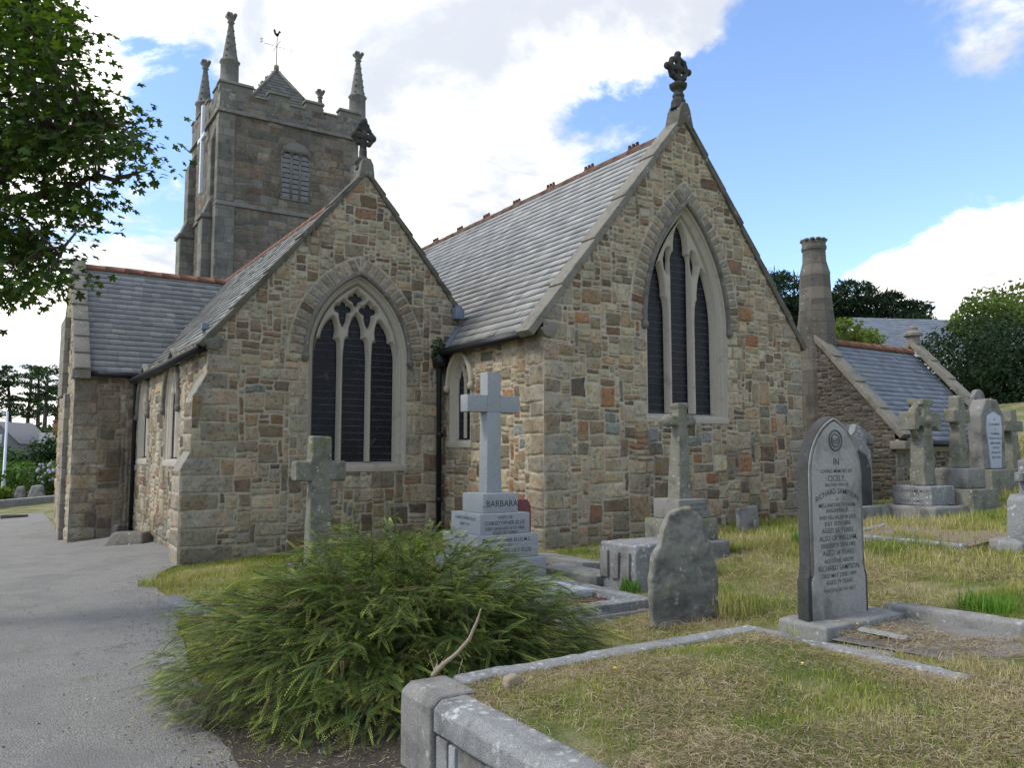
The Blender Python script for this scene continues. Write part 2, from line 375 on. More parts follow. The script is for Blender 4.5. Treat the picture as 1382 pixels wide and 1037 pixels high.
def masonry(name, O, U, Vv, N, w, h, cell, kind, parent, mask=None, wins=(), pre=(), seed=1, big=1.0, course=None, gap=.0145, v0=0.0, proud=.024, cs=.05, mortar=(.45, .40, .31), warp=.030, dirt=0.0, quoinL=False, quoinR=False, z00=0.0):
    r = np.random.default_rng(seed)
    pre = list(pre)
    for flag, left in ((quoinL, True), (quoinR, False)):
        if not flag: continue
        vq = 0.0; alt = seed % 2
        while vq < h:
            hq = .05*int(r.integers(5, 8)); wq = (.5 if alt else .3)+.05*int(r.integers(0, 3)); alt = 1-alt
            pre.append((0, vq, wq, vq+hq, 'q') if left else (w-wq, vq, w, vq+hq, 'q')); vq += hq
    for W_ in wins:
        vq = W_['sill']-.1; alt = 0
        while vq < W_['spring']-.1:
            hq = .05*int(r.integers(5, 9)); hq = min(hq, W_['spring']-vq)
            for sgn in (-1, 1):
                e = W_['uc']+sgn*W_['a']; wq = (.34 if (alt+(sgn > 0)) % 2 else .5)*W_.get('jw', 1)
                pre.append((min(e, e+sgn*wq), vq, max(e, e+sgn*wq), vq+hq, 'j'))
            vq += hq; alt += 1
    ids, rc, typ = layout(w, h, cs, r, pre, lambda v, rr: sz_rubble(v, rr, big), course, v0)
    nr = len(rc); pal = style(kind)
    rcol = np.zeros((nr, 3)); rr_ = r.uniform(.012, .038, nr); rp = r.uniform(.35, 1.0, nr); nz = r.uniform(.80, 1.17, nr); rg = r.uniform(-.004, .008, nr)
    if kind == 'tower': nz = r.uniform(.72, 1.28, nr)
    for i in range(nr):
        if typ[i] == 'q': c_ = GRAN if r.random() < .6 else GRAN2
        elif typ[i] == 'j': c_ = (.31, .285, .235) if r.random() < .6 else (.26, .245, .21)
        else:
            cl, wt = pal(v0+rc[i, 1]); c_ = cl[r.choice(len(cl), p=np.array(wt)/sum(wt))]
        rcol[i] = np.array(c_)*nz[i]*r.uniform(.97, 1.03, 3)*(np.array([1.10, 1.12, 1.12]) if kind == 'tower' else np.array([.95, .95, .93]) if kind == 'vest' else np.array([1.28, 1.22, 1.08]))
        if typ[i] in 'qj': rr_[i] = .012; rp[i] = .5
    nu, nv = int(math.ceil(w/cell))+1, int(math.ceil(h/cell))+1
    u1 = np.linspace(0, w, nu); v1 = np.linspace(0, h, nv); UU, VV = np.meshgrid(u1, v1)
    wu = UU+warp*2*(fbm(UU*3, VV*3, seed, 3)-.5)+.018*(vn(UU*13, VV*13, seed+3)-.5)
    wv = VV+warp*2*(fbm(UU*2.2+50, VV*3, seed+9, 3)-.5)+.018*(vn(UU*13+9, VV*13, seed+4)-.5)
    ci = np.clip((wu/cs).astype(int), 0, ids.shape[1]-3); cj = np.clip((wv/cs).astype(int), 0, ids.shape[0]-3)
    ID = ids[cj, ci]; ID = np.where(ID < 0, 0, ID)
    x0, y0, x1, y1 = [rc[ID, q] for q in range(4)]
    qx = np.abs(wu-(x0+x1)/2)-(x1-x0)/2+rr_[ID]; qy = np.abs(wv-(y0+y1)/2)-(y1-y0)/2+rr_[ID]
    D = -(np.hypot(np.maximum(qx, 0), np.maximum(qy, 0))+np.minimum(np.maximum(qx, qy), 0)-rr_[ID])
    base = rcol[ID]; pr = rp[ID]; keep = np.ones_like(UU, bool)
    for W_ in wins:
        dd = arch_d(UU, VV, W_)
        if W_.get('vr'):
            ring = (dd > W_['fo']) & (dd < W_['fo']+W_['vr']+.05*vn(UU*3, VV*3, 5)) & (VV > W_['spring']-.02)
            th = np.arctan2(VV-W_['spring'], np.abs(UU-W_['uc'])-(W_['a']-W_['R'])); Rm = W_['R']+W_['fo']+W_['vr']/2
            vw = W_.get('vw', .17); sa = th*Rm/vw+.12*vn(UU*4, VV*4, 8); kx = np.floor(sa).astype(int); fr = sa-kx
            side = (UU > W_['uc']).astype(int); kid = (kx*2+side) % 97
            tab = np.array([np.array([BUFF, PALE, BUFF, GREYB, BROWN, RED, CREAM][r.choice(7, p=[.34, .30, .16, .08, .03, .02, .07])])*r.uniform(.85, 1.15) for _ in range(97)])
            dv = np.minimum(np.minimum(fr, 1-fr)*vw, np.minimum(dd-W_['fo']+.006, W_['fo']+W_['vr']-dd))
            dv = np.minimum(dv, np.abs(UU-W_['uc'])+.004)
            D = np.where(ring, dv, D); base = np.where(ring[..., None], tab[kid], base); pr = np.where(ring, .8, pr)
        keep &= ~((dd < W_['fo']-.012) & (VV > W_['sill']-.17))
    if mask is not None: keep &= mask(UU, VV)
    D = D-(rg[ID]+.010*(fbm(UU*11, VV*11, seed+81, 3)-.5)); hs = sst(D, gap-.003, gap+.012)
    bump_ = (fbm(UU*16, VV*16, seed+20, 3)-.5)
    tlx, tly = r.normal(0, .035, (2, nr)); tl_ = np.clip(tlx[ID]*(wu-(x0+x1)/2)+tly[ID]*(wv-(y0+y1)/2), -.012, .012)
    fct = (fbm(UU*6+ID*2.3, VV*6+ID*1.7, seed+25, 2)-.5)
    H_ = hs*proud*(.45+pr)+hs*(bump_*.016+tl_+fct*.022)+(1-hs)*bump_*.008
    edge = np.minimum(np.minimum(UU, w-UU)/.03, 1); H_ = H_*np.clip(edge, 0, 1)
    m = sst(D, gap-.006, gap+.004)[..., None]
    var = (.80+.4*fbm(UU*7+ID*3.7, VV*7, seed+30, 3))[..., None]
    tint = sst(fbm(UU*4+ID*1.3, VV*4+ID*2.1, seed+40, 3), .52, .7)[..., None]
    pit = sst(fbm(UU*26+ID, VV*26, seed+33, 2), .60, .74)[..., None]; stone = base*var; stone = stone*(1-.38*pit); stone = stone*(1-tint*.5)+stone*np.array([1.18, .86, .66])*tint*.5
    mort = np.array(mortar)*(.82+.36*fbm(UU*9, VV*9, seed+50, 3))[..., None]
    gone = sst(fbm(UU*.9, VV*.9, seed+55, 3), .60, .75)[..., None]; mort = mort*(1-.45*gone)
    col = mort*(1-m)+stone*m
    for W_ in wins:
        sv_ = (fbm(UU*9, VV*.9, seed+90, 3) > .5)*sst(fbm(UU*9, VV*.9, seed+90, 3), .5, .68)*np.clip(1-(W_['sill']-.17-VV)/1.1, 0, 1)*(VV < W_['sill']-.17)*(np.abs(UU-W_['uc']) < W_['a']+W_['fo']+.05); col = col*(1-.4*sv_[..., None])+np.array([.085, .082, .07])*.4*sv_[..., None]
    low = np.exp(-np.maximum(VV-z00, 0)/.35)*(.3+.7*fbm(UU*2, VV*2, seed+60, 3)); col = col*(1-.45*low[..., None])+np.array([.07, .075, .045])*.45*low[..., None]
    if dirt:
        dm = (sst(fbm(UU*1.6, VV*.5, seed+70, 4), .42, .7)*dirt)[..., None]; col = col*(1-dm)+np.array([.075, .07, .058])*dm
    O, U, Vv, N = [np.array(q, float) for q in (O, U, Vv, N)]
    P = O+UU[..., None]*U+VV[..., None]*Vv+H_[..., None]*N
    idx = np.arange(nu*nv).reshape(nv, nu)
    fk = keep[:-1, :-1] & keep[1:, :-1] & keep[:-1, 1:] & keep[1:, 1:]
    F = np.stack([idx[:-1, :-1][fk], idx[:-1, 1:][fk], idx[1:, 1:][fk], idx[1:, :-1][fk]], 1)
    if np.dot(np.cross(U, Vv), N) < 0: F = F[:, ::-1]
    used = np.unique(F); remap = -np.ones(nu*nv, int); remap[used] = np.arange(len(used))
    return mk(name, P.reshape(-1, 3)[used], remap[F], M['masonry'], parent, cols=col.reshape(-1, 3)[used], smooth=True)

# ------------------------------------------------------------------ slate roofs: every slate a tilted slab
def slates(name, O, A, Sv, L, T, parent, expo=.19, wid=.26, pal=((.175, .185, .20), (.15, .16, .175), (.205, .21, .215)), seed=3, lift=.016, keep=None, jit=1.0, mat='slate', back=True, **tg):
    r = np.random.default_rng(seed); O, A, Sv = [np.array(q, float) for q in (O, A, Sv)]
    N = np.cross(A, Sv); N /= np.linalg.norm(N)
    if N[2] < 0: N = -N
    Vs = []; Fs = []; Cs = []; b = 0
    rows = int(math.ceil(T/expo))
    for j in range(rows):
        t0 = j*expo; e = expo*(1 if j else 1); s = -r.uniform(0, wid)
        while s < L:
            w_ = wid*r.uniform(.78, 1.2); s0, s1 = max(s, 0)+.003, min(s+w_, L)-.003; s += w_
            if s1-s0 < .03: continue
            if keep is not None and not keep((s0+s1)/2, t0+e/2): continue
            ja, jb = r.normal(0, .006*jit, 2); lf = lift+r.normal(0, .0035*jit); lf2 = lf+r.normal(0, .002*jit)
            tt = min(t0+e+.03, T)
            q = [O+A*s0+Sv*(t0+ja)+N*lf, O+A*s1+Sv*(t0+jb)+N*lf2, O+A*s1+Sv*tt+N*.001, O+A*s0+Sv*tt+N*.001,
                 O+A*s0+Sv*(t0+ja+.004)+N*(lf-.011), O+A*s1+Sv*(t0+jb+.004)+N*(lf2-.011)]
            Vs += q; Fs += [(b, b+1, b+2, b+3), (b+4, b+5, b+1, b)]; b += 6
            c_ = np.array(pal[r.integers(len(pal))])*r.uniform(.86, 1.14); Cs += [c_]*4+[c_*.4]*2  # lower edge coloured darker: a painted shadow line under each course
    if back:
     q = [O-N*.012, O+A*L-N*.012, O+A*L+Sv*T-N*.012, O+Sv*T-N*.012]; Vs += q; Fs.append((b, b+1, b+2, b+3)); Cs += [np.array(pal[0])*.4]*4
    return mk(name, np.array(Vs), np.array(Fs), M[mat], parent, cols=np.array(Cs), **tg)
def ridge(name, P0, P1, parent, r_=.11, mat='terracotta', step=.45, crests=(), **tg):
    P0, P1 = Vector(P0), Vector(P1); d_ = P1-P0; L = d_.length; d_.normalize(); side = Vector((-d_.y, d_.x, 0)).normalized()
    m = MB(); k_ = max(1, int(L/step))
    for i in range(k_):
        a, b = P0+d_*(L*i/k_+.004), P0+d_*(L*(i+1)/k_-.004); pr = [(-r_*1.25, -.12), (-r_*.55, .0), (-.03, .045), (.03, .045), (r_*.55, .0), (r_*1.25, -.12)]
        up = Vector((0, 0, 1)); dz = random.uniform(-.006, .006)
        m.poly([a+side*x+up*(z+dz) for x, z in pr]+[b+side*x+up*(z+dz) for x, z in pr], [[i_, i_+1, i_+7, i_+6] for i_ in range(5)]+[[0, 6, 11, 5], [0, 1, 2, 3, 4, 5], [11, 10, 9, 8, 7, 6]])
    return m.build(name, M[mat], parent, **tg)

# ------------------------------------------------------------------ gothic windows
def arch_path(W_, d, sill, k_=14):
    a, R, s_, uc = W_['a'], W_['R'], W_['spring'], W_['uc']
    tha = math.acos((R-a)/(R+d)); P = []
    P.append((uc-a-d, sill))
    for i in range(k_+1):
        t = tha*i/k_; P.append((uc-a+R-(R+d)*math.cos(t), s_+(R+d)*math.sin(t)))
    return P+[(2*uc-u, v) for u, v in P[-2::-1]]
class Plane:
    def __init__(s, O, U, Vv, N): s.O, s.U, s.V, s.N = map(Vector, (O, U, Vv, N))
    def at(s, u, v, n_): return s.O+s.U*u+s.V*v+s.N*n_
def strip(m, pl, paths, closed=False, dep=1.0):
    """paths: list of (2-D path, depth); neighbouring paths are joined by quads"""
    k_ = len(paths[0][0]); pts = []
    for pth, dd_ in paths: pts += [pl.at(u, v, dd_*(dep if dd_ < 0 else 1)) for u, v in pth]
    F = []; L = len(paths)
    for i in range(L if closed else L-1):
        i2 = (i+1) % L
        for j in range(k_-1): F.append([i*k_+j, i*k_+j+1, i2*k_+j+1, i2*k_+j])
    m.poly(pts, F)
def gothic(pl, W_, parent, kind, hood='hood', glass_d=-.27, sill_w=.14):
    a, R, s_, uc, sill, fo = (W_[q] for q in ('a', 'R', 'spring', 'uc', 'sill', 'fo'))
    DP = W_.get('dep', 1.0); sill0 = sill; sill = sill-.075; glass_d *= DP
    m = MB()
    strip(m, pl, [(arch_path(W_, 0, sill), -.34), (arch_path(W_, 0, sill), -.23), (arch_path(W_, .03, sill), -.17), (arch_path(W_, fo*.36, sill), -.15), (arch_path(W_, fo*.40, sill), -.105), (arch_path(W_, fo*.52, sill), -.085), (arch_path(W_, fo*.56, sill), -.10), (arch_path(W_, fo-.035, sill), -.015), (arch_path(W_, fo-.03, sill), .016), (arch_path(W_, fo+.02, sill), .016), (arch_path(W_, fo+.03, sill), -.03)], dep=DP); sill = sill0
    def eL(v): return -a+R-math.sqrt(max(1e-6, R*R-max(v, 0)**2))
    def sym(c_, half, sh=lambda v: 0): return [(c_+sh(v)+x_, v) for x_, v in half]+[(c_+sh(v)-x_, v) for x_, v in half[::-1] if x_ > 1e-6]
    mir = lambda P_: [(-x_, v) for x_, v in P_]
    bot = sill-s_; OP = []
    if kind == 'three_intersecting':
        hd = [(.232, bot), (.232, -.06), (.226, .08), (.212, .20), (.205, .28), (.175, .325), (.118, .34), (.128, .40), (.122, .50), (.088, .61), (.035, .71), (0, .745)]
        l1 = sym(-.590, hd, lambda v: .11*max(0, v/.745)**2); hc = [(x_*1.0, v*1.13 if v > 0 else v) for x_, v in hd]
        dg = sym(-.255, [(0, 1.10), (.05, 1.05), (.062, 1.0), (.10, 1.01), (.155, .985), (.172, .94), (.15, .895), (.09, .875), (.068, .85), (.072, .79), (.05, .69), (0, .585)])
        tp = sym(0, [(0, 1.31), (.042, 1.255), (.05, 1.215), (.085, 1.22), (.145, 1.185), (.15, 1.155), (.085, 1.12), (.052, 1.105), (.035, 1.05), (0, 1.0)])
        OP = [l1, mir(l1), sym(0, hc), dg, mir(dg), tp]
    elif kind == 'three_lancet':
        vs_ = [bot, -.5, 0, .2, .4, .6, .8, .95, 1.08]; sd = [(eL(v)+.022, v) for v in vs_]+[(-.572, 1.17), (-.53, 1.03), (-.49, .87), (-.462, .66), (-.468, .56), (-.43, .50), (-.405, .36), (-.395, .15), (-.393, bot)]
        md = sym(.0, [(.232, bot), (.232, 1.15), (.226, 1.33), (.205, 1.41), (.150, 1.45), (.152, 1.58), (.125, 1.78), (.065, 1.94), (0, 2.02)])
        ey = [(-.335, 1.02), (-.305, 1.28), (-.305, 1.50), (-.36, 1.47), (-.425, 1.27), (-.40, 1.10)]
        OP = [sd, mir(sd), md, ey, mir(ey)]
    else:
        f_ = a/.30; l1 = sym(-.16*f_, [(.112*f_, bot), (.112*f_, 0), (.10*f_, .10*f_), (.085*f_, .125*f_), (.055*f_, .14*f_), (.058*f_, .20*f_), (0, .31*f_)], lambda v: .02*f_*max(0, v/(.31*f_)))
        OP = [l1, mir(l1), sym(0, [(0, .43*f_), (.045*f_, .38*f_), (.05*f_, .35*f_), (.03*f_, .32*f_), (0, .25*f_)])]
    top = math.sqrt(R*R-(R-a)**2); cell = .0125 if a > .4 else .011
    nu, nv = int(2*(a+.02)/cell)+1, int((top+.03-bot)/cell)+1
    UU, VV = np.meshgrid(np.linspace(-a-.02, a+.02, nu), np.linspace(bot, top+.03, nv)); X_ = UU.ravel(); Y_ = VV.ravel()
    best = np.full(X_.shape, 9.0); bx_ = X_.copy(); by_ = Y_.copy(); ins = np.zeros(X_.shape, bool)
    for P_ in OP:
        c_ = np.zeros(X_.shape, bool)
        for (x0, y0), (x1, y1) in zip(P_, P_[1:]+P_[:1]):
            L2 = (x1-x0)**2+(y1-y0)**2+1e-12; t = np.clip(((X_-x0)*(x1-x0)+(Y_-y0)*(y1-y0))/L2, 0, 1); qx, qy = x0+t*(x1-x0), y0+t*(y1-y0); dd = np.hypot(X_-qx, Y_-qy)
            if abs(y0-bot) > 1e-6 or abs(y1-bot) > 1e-6:
                u_ = dd < best; best = np.where(u_, dd, best); bx_ = np.where(u_, qx, bx_); by_ = np.where(u_, qy, by_)
            if y0 != y1: c_ ^= ((y0 > Y_) != (y1 > Y_)) & (X_ < (x1-x0)*(Y_-y0)/(y1-y0)+x0)
        ins |= c_
    sol = (~ins & (arch_d(X_+uc, Y_+s_, W_) < .025)).reshape(UU.shape)
    keepq = (sol[:-1, :-1] | sol[1:, :-1] | sol[:-1, 1:] | sol[1:, 1:]) & (arch_d(UU+uc, VV+s_, W_)[:-1, :-1] < .02)
    mv = ins & (best < cell*1.5); X2 = np.where(mv, bx_, X_); Y2 = np.where(mv, by_, Y_); dist = np.where(ins, 0, best)
    H_ = (-.245+.115*np.clip(dist/.058, 0, 1)**.8)*DP
    PT = np.array([pl.at(uc+x_, s_+y_, h_) for x_, y_, h_ in zip(X2, Y2, H_)]); ix = np.arange(nu*nv).reshape(nv, nu)
    F_ = np.stack([ix[:-1, :-1][keepq], ix[:-1, 1:][keepq], ix[1:, 1:][keepq], ix[1:, :-1][keepq]], 1)
    if np.dot(np.cross(pl.U, pl.V), pl.N) < 0: F_ = F_[:, ::-1]
    us = np.unique(F_); rm = -np.ones(nu*nv, int); rm[us] = np.arange(len(us)); m.poly([tuple(p_) for p_ in PT[us]], rm[F_].tolist())
    w_ = m.build('window', M['dressed'], parent)
    g = MB(); p_ = arch_path(W_, .03, sill-.02); g.poly([pl.at(u, v, glass_d) for u, v in p_], [list(range(len(p_)))]); g.build('glass', M['glass'], w_)
    sm = MB(); e = a+fo+.02
    q = pl
    for (n0, n1, z0, z1, z2) in [(-.34, .03, sill-.19, sill-.07, sill+.012)]:
        pts = [q.at(uc-e, z0, n0), q.at(uc+e, z0, n0), q.at(uc+e, z0, n1), q.at(uc-e, z0, n1), q.at(uc-e, z2, n0), q.at(uc+e, z2, n0), q.at(uc+e, z1, n1), q.at(uc-e, z1, n1)]
        sm.poly(pts, [[3, 2, 1, 0], [4, 5, 6, 7], [0, 1, 5, 4], [1, 2, 6, 5], [2, 3, 7, 6], [3, 0, 4, 7]])
    sm.build('sill', M['dressed'], w_, bevel=.008)
    if hood:
        h = MB(); z = s_-.02; o = fo-.004
        strip(h, pl, [(arch_path(W_, o, z), -.02), (arch_path(W_, o, z), .06), (arch_path(W_, o+.025, z), .09), (arch_path(W_, o+.06, z), .09), (arch_path(W_, o+.088, z), .045), (arch_path(W_, o+.088, z), -.02)])
        for sgn in (-1, 1):
            c_ = pl.at(uc+sgn*(a+o+.055), z-.05, .05); h.sphere(tuple(c_), .075, 10, 6, 1.15)
        h.build('hood_mould', M[hood], w_)
    return w_

# ------------------------------------------------------------------ gable coping of separate overlapping stones
def coping(parent, P0, P1, yax, d0, d1, k_, mat, th=.13, name='coping', step=.035):
    """P0 low end, P1 top end (on the wall line); yax the wall normal; stones span d0..d1 along it"""
    P0, P1, yax = map(Vector, (P0, P1, yax)); t = (P1-P0); L = t.length; t.normalize(); up = yax.cross(t)
    if up.z < 0: up = -up
    m = MB()
    for i in range(k_):
        a, b = L*i/k_-(.05 if i else .0), L*(i+1)/k_; e0 = random.uniform(-.008, .008)
        pr = [(a, -.015), (b, -.015), (b, th-step), (a, th)]
        m.prism(pr, P0, t, up, yax, d0+e0, d1+e0)
    return m.build(name, M[mat], parent, bevel=.012)
# ================================================================== THE CHURCH
church = thing('church', (7.7, 16, 0), 'granite parish church with two pointed gables, slate roofs and a square pinnacled tower', 'church')
X, Y, Z = (1, 0, 0), (0, 1, 0), (0, 0, 1); mX, mY = (-1, 0, 0), (0, -1, 0)
ZB = -.9
# --- chancel
CY, CX0, CX1, CXM = 10.965, 7.755, 14.50, 11.127
cz = lambda x: 8.08-1.25*np.abs(x-CXM)
w_ch = dict(uc=CXM-CX0, sill=2.34-ZB, spring=4.02-ZB, a=.875, R=2.96, fo=.20, vr=.36, vw=.16, mull=(10.83-CX0-.012, 11.44-CX0+.0))
masonry('chancel_gable_wall', (CX0, CY, ZB), X, Z, mY, CX1-CX0, 9.0, .0145, 'chancel', church, mask=lambda u, v: v+ZB < cz(u+CX0)+.04, wins=[w_ch], seed=11, mortar=(.47, .415, .32), quoinL=True, quoinR=True, v0=ZB, z00=.1-ZB)
gothic(Plane((CX0, CY, ZB), X, Z, mY), w_ch, church, 'three_lancet')
w_cs = dict(uc=13.80-CY, sill=1.88-ZB, spring=2.95-ZB, a=.30, R=.52, fo=.13, vr=None, jw=.6, dep=.5)
masonry('chancel_side_wall', (CX0, CY, ZB), Y, Z, mX, 3.75, 3.72-ZB, .018, 'chancel', church, wins=[w_cs], seed=24, quoinL=True, v0=ZB, z00=.1-ZB, dirt=.3)
gothic(Plane((CX0, CY, ZB), Y, Z, mX), w_cs, church, 'two', hood='dressed')
masonry('chancel_north_wall', (CX1, CY, ZB), Y, Z, X, 5, 3.72-ZB, .03, 'chancel', church, seed=31, quoinL=True, v0=ZB)
sl_c = math.hypot(1, 1.25); ux, uz = 1/sl_c, 1.25/sl_c
ROOFZ = 7.99; ex0 = 7.60
slates('chancel_roof', (ex0, CY+.30, ROOFZ-1.25*(CXM-ex0)), Y, (ux, 0, uz), 19.0, (CXM-ex0)*sl_c, church, expo=.195, wid=.27, pal=((.27, .262, .24), (.235, .23, .212), (.305, .294, .265)), seed=3, lift=.019)
slates('north_roof', (2*CXM-ex0, CY+.30, ROOFZ-1.25*(CXM-ex0)), Y, (-ux, 0, uz), 19.0, (CXM-ex0)*sl_c, church, expo=.4, wid=.6, seed=4)
M['ridge'] = m_stone('weathered_ridge_tile', (.14, .075, .05), (.05, .035, .028), dk=.5, lc=.3, speck=.2)
ridge('ridge_tiles', (CXM, CY+.2, ROOFZ-.03), (CXM, 29.8, ROOFZ-.03), church, mat='ridge')
for y in (12.42, 13.92, 15.41, 16.91, 18.41, 19.9, 21.4, 22.9, 24.4):
    m = MB()
    for k_ in (-1, 0, 1): m.box(CXM-.02, y+k_*.12-.045, ROOFZ+.0, CXM+.02, y+k_*.12+.045, ROOFZ+.07).box(CXM-.025, y+k_*.12-.03, ROOFZ+.07, CXM+.025, y+k_*.12+.03, ROOFZ+.115)
    m.box(CXM-.025, y-.19, ROOFZ-.03, CXM+.025, y+.19, ROOFZ+.025)
    m.build('ridge_crest', M['crest'], church, bevel=.012)
cop = 'coping'
coping(church, (CX0-.25, CY, cz(CX0)-.31+.0), (CXM-.02, CY, 8.08), mY, -.34, .06, 5, 'coping')
coping(church, (CX1+.07, CY, cz(CX1)-.09), (CXM+.02, CY, 8.08), mY, -.34, .06, 7, 'copingdark')
def kneeler(x, y, z, sgn, mat='coping', dy=.36):
    m = MB(); p_ = [(-.04, -.10), (.10, -.13), (.20, -.02), (.22, .10), (.15, .16), (-.12, .02)]
    p_ = p_ if sgn < 0 else [(-a, b) for a, b in p_][::-1]
    m.prism(p_, (x, y, z), X, Z, mY, -dy+.02, .075); return m.build('kneeler', M[mat], church, bevel=.012)
kneeler(CX0+.02, CY, 3.66, -1)
def saddle(x, y, z, mat, s=1.0):
    m = MB(); m.prism([(-.30*s, -.40*s), (-.12, -.40*s), (0, -.24*s), (.12, -.40*s), (.30*s, -.40*s), (.13, .10), (.07, .22), (-.07, .22), (-.13, .10)], (x, y, z), X, Z, mY, -.30, .07)
    return m.build('saddle_stone', M[mat], church, bevel=.015)
saddle(CXM, CY, 8.22, 'copingdark', .75)
def ring(m, c, ru, r, nseg=28, ns=7):
    P = [(c[0]+ru*math.cos(2*PI*i/nseg), c[1], c[2]+ru*math.sin(2*PI*i/nseg)) for i in range(nseg+1)]; m.tube(P, r, ns, cap=False)
# ringed finial cross of the chancel
m = MB(); fx, fy, fz = CXM-.02, CY+.10, 8.36
m.lathe([(.17, -.02), (.15, .14), (.11, .22), (.13, .26), (.10, .30), (.095, .36), (.17, .43), (.19, .49), (.12, .53)], (fx, fy, fz), 8)
c_ = (fx, fy, fz+.82); ring(m, c_, .21, .058)
m.box(fx-.045, fy-.05, fz+.50, fx+.045, fy+.05, fz+1.10); m.box(fx-.30, fy-.05, c_[2]-.045, fx+.30, fy+.05, c_[2]+.045)
m.sphere(c_, .10); m.sphere((fx-.285, fy, c_[2]), .075); m.sphere((fx+.285, fy, c_[2]), .075); m.sphere((fx, fy, fz+1.12), .075)
for q in range(4):
    an = PI/4+q*PI/2; m.sphere((fx+.215*math.cos(an), fy, c_[2]+.215*math.sin(an)), .068)
m.build('finial_cross', M['finial'], church, rough=.008, voxel=.016, freq=14)
# --- south aisle gable
AY, AX0, AXM, AX1 = 14.50, 3.15, 5.985, 8.25
az = lambda x: 7.06-1.225*np.abs(x-AXM)
w_a = dict(uc=5.895-2.72, sill=1.42-ZB, spring=3.43-ZB, a=.835, R=1.573, fo=.18, vr=.36, vw=.16, mull=(5.605-2.72-.03, 6.20-2.72-.02))
def amask(u, v):
    x = u+2.72; z = v+ZB
    left = np.where(z < 1.30, 2.72, np.where(z < 1.62, 2.72+(z-1.30)/.32*.17, np.where(z < 2.55, 2.89, np.where(z < 3.0, 2.89+(z-2.55)/.45*.24, 3.13))))
    return (z < az(x)+.04) & (x >= left-.02)
masonry('aisle_gable_wall', (2.72, AY, ZB), X, Z, mY, 8.22-2.72, 8.0, .0145, 'aisle', church, mask=amask, wins=[w_a], seed=42, v0=ZB, z00=-.2-ZB,
        pre=[(0, i*.3, (.65 if i % 2 else .9), (i+1)*.3, 'q') for i in range(9)]+[(.30, 2.7+i*.3, (.75 if i % 2 else .95), 3.0+i*.3, 'q') for i in range(6)])
gothic(Plane((2.72, AY, ZB), X, Z, mY), w_a, church, 'three_intersecting')
m = MB()   # stepped corner buttress: a solid core just behind its stone faces
def butt_side(name, y0, y1, x, z0, z1, seed):
    masonry(name, (x, y0, z0), Y, Z, mX, y1-y0, z1-z0, .02, 'trans', church, seed=seed, pre=[(0, i*.3, .9, (i+1)*.3, 'q') for i in range(9)], v0=z0)
butt_side('buttress_face', AY, AY+.62, 2.72, ZB, 1.30, 5); butt_side('buttress_face', AY, AY+.60, 2.89, 1.60, 2.55, 6)
m.prism([(2.72, 1.30), (3.2, 1.30), (3.2, 1.62), (2.89, 1.62)], (0, AY, 0), X, Z, mY, -.64, .025)
m.prism([(2.89, 2.55), (3.2, 2.55), (3.2, 3.0), (3.13, 3.0)], (0, AY, 0), X, Z, mY, -.62, .022)
m.box(2.73, AY+.60, ZB, 3.2, AY+.63, 1.3); m.box(2.9, AY+.58, 1.6, 3.2, AY+.605, 2.55)
m.build('buttress_weathering', m_stone('buttress_stone', (.25, .232, .195), (.11, .105, .085), dk=.45, lc=.45, speck=.25), church, bevel=.015)
w_s1 = dict(uc=17.75-AY, sill=1.50-ZB, spring=2.55-ZB, a=.62, R=1.05, fo=.16, vr=None, jw=.7, dep=.45); w_s2 = dict(w_s1, uc=21.4-AY)
masonry('aisle_side_wall', (AX0, AY, ZB), Y, Z, mX, 8.2, 3.62-ZB, .022, 'aisle', church, wins=[w_s1, w_s2], seed=52, v0=ZB, z00=-.4-ZB, dirt=.45)
for w_ in (w_s1, w_s2): gothic(Plane((AX0, AY, ZB), Y, Z, mX), w_, church, 'two')
sl_a = math.hypot(1, 1.225); ax_, azz = 1/sl_a, 1.225/sl_a; AR = 6.96; ex1 = 3.02
slates('aisle_roof', (ex1, AY+.28, AR-1.225*(AXM-ex1)), Y, (ax_, 0, azz), 14.4, (AXM-ex1)*sl_a, church, expo=.2, wid=.28, seed=8, pal=((.205, .198, .175), (.17, .165, .148), (.24, .232, .20)), lift=.018, jit=1.6)
slates('aisle_roof', (9.2, AY+.28, AR-1.225*(9.2-AXM)), Y, (-ax_, 0, azz), 14.4, (9.2-AXM)*sl_a, church, expo=.3, wid=.5, seed=9)
ridge('ridge_tiles', (AXM, AY+.25, AR-.02), (AXM, 28.9, AR-.02), church)
coping(church, (AX0-.12, AY, az(AX0)-.15), (AXM-.02, AY, 7.06), mY, -.32, .06, 5, 'copingdark', th=.10)
coping(church, (8.09, AY, az(8.09)), (AXM+.02, AY, 7.06), mY, -.32, .06, 7, 'copingdark', th=.10)
kneeler(AX0-.0, AY, 3.50, -1, 'hood', .34)
saddle(AXM, AY, 7.16, 'hood', .55)
m = MB(); fx, fy, fz = AXM-.02, AY+.12, 7.22
m.lathe([(.16, -.05), (.13, .12), (.14, .17), (.085, .24), (.075, .36)], (fx, fy, fz), 8)
m.box(fx-.06, fy-.05, fz+.28, fx+.06, fy+.05, fz+.95); m.box(fx-.19, fy-.05, fz+.60, fx+.19, fy+.05, fz+.70)
for dx, dz, r_ in ((-.20, .65, .08), (.20, .65, .08), (0, .95, .085), (-.12, .79, .055), (.12, .79, .055), (-.12, .51, .055), (.12, .51, .055), (-.17, .73, .045), (.17, .73, .045), (-.17, .57, .045), (.17, .57, .045), (-.08, .88, .055), (.08, .88, .055), (0, .65, .10), (-.12, .10, .06), (.12, .10, .06)):
    m.sphere((fx+dx, fy, fz+dz), r_)
m.build('finial_cross', M['finial'], church, rough=.008, voxel=.016, freq=14)
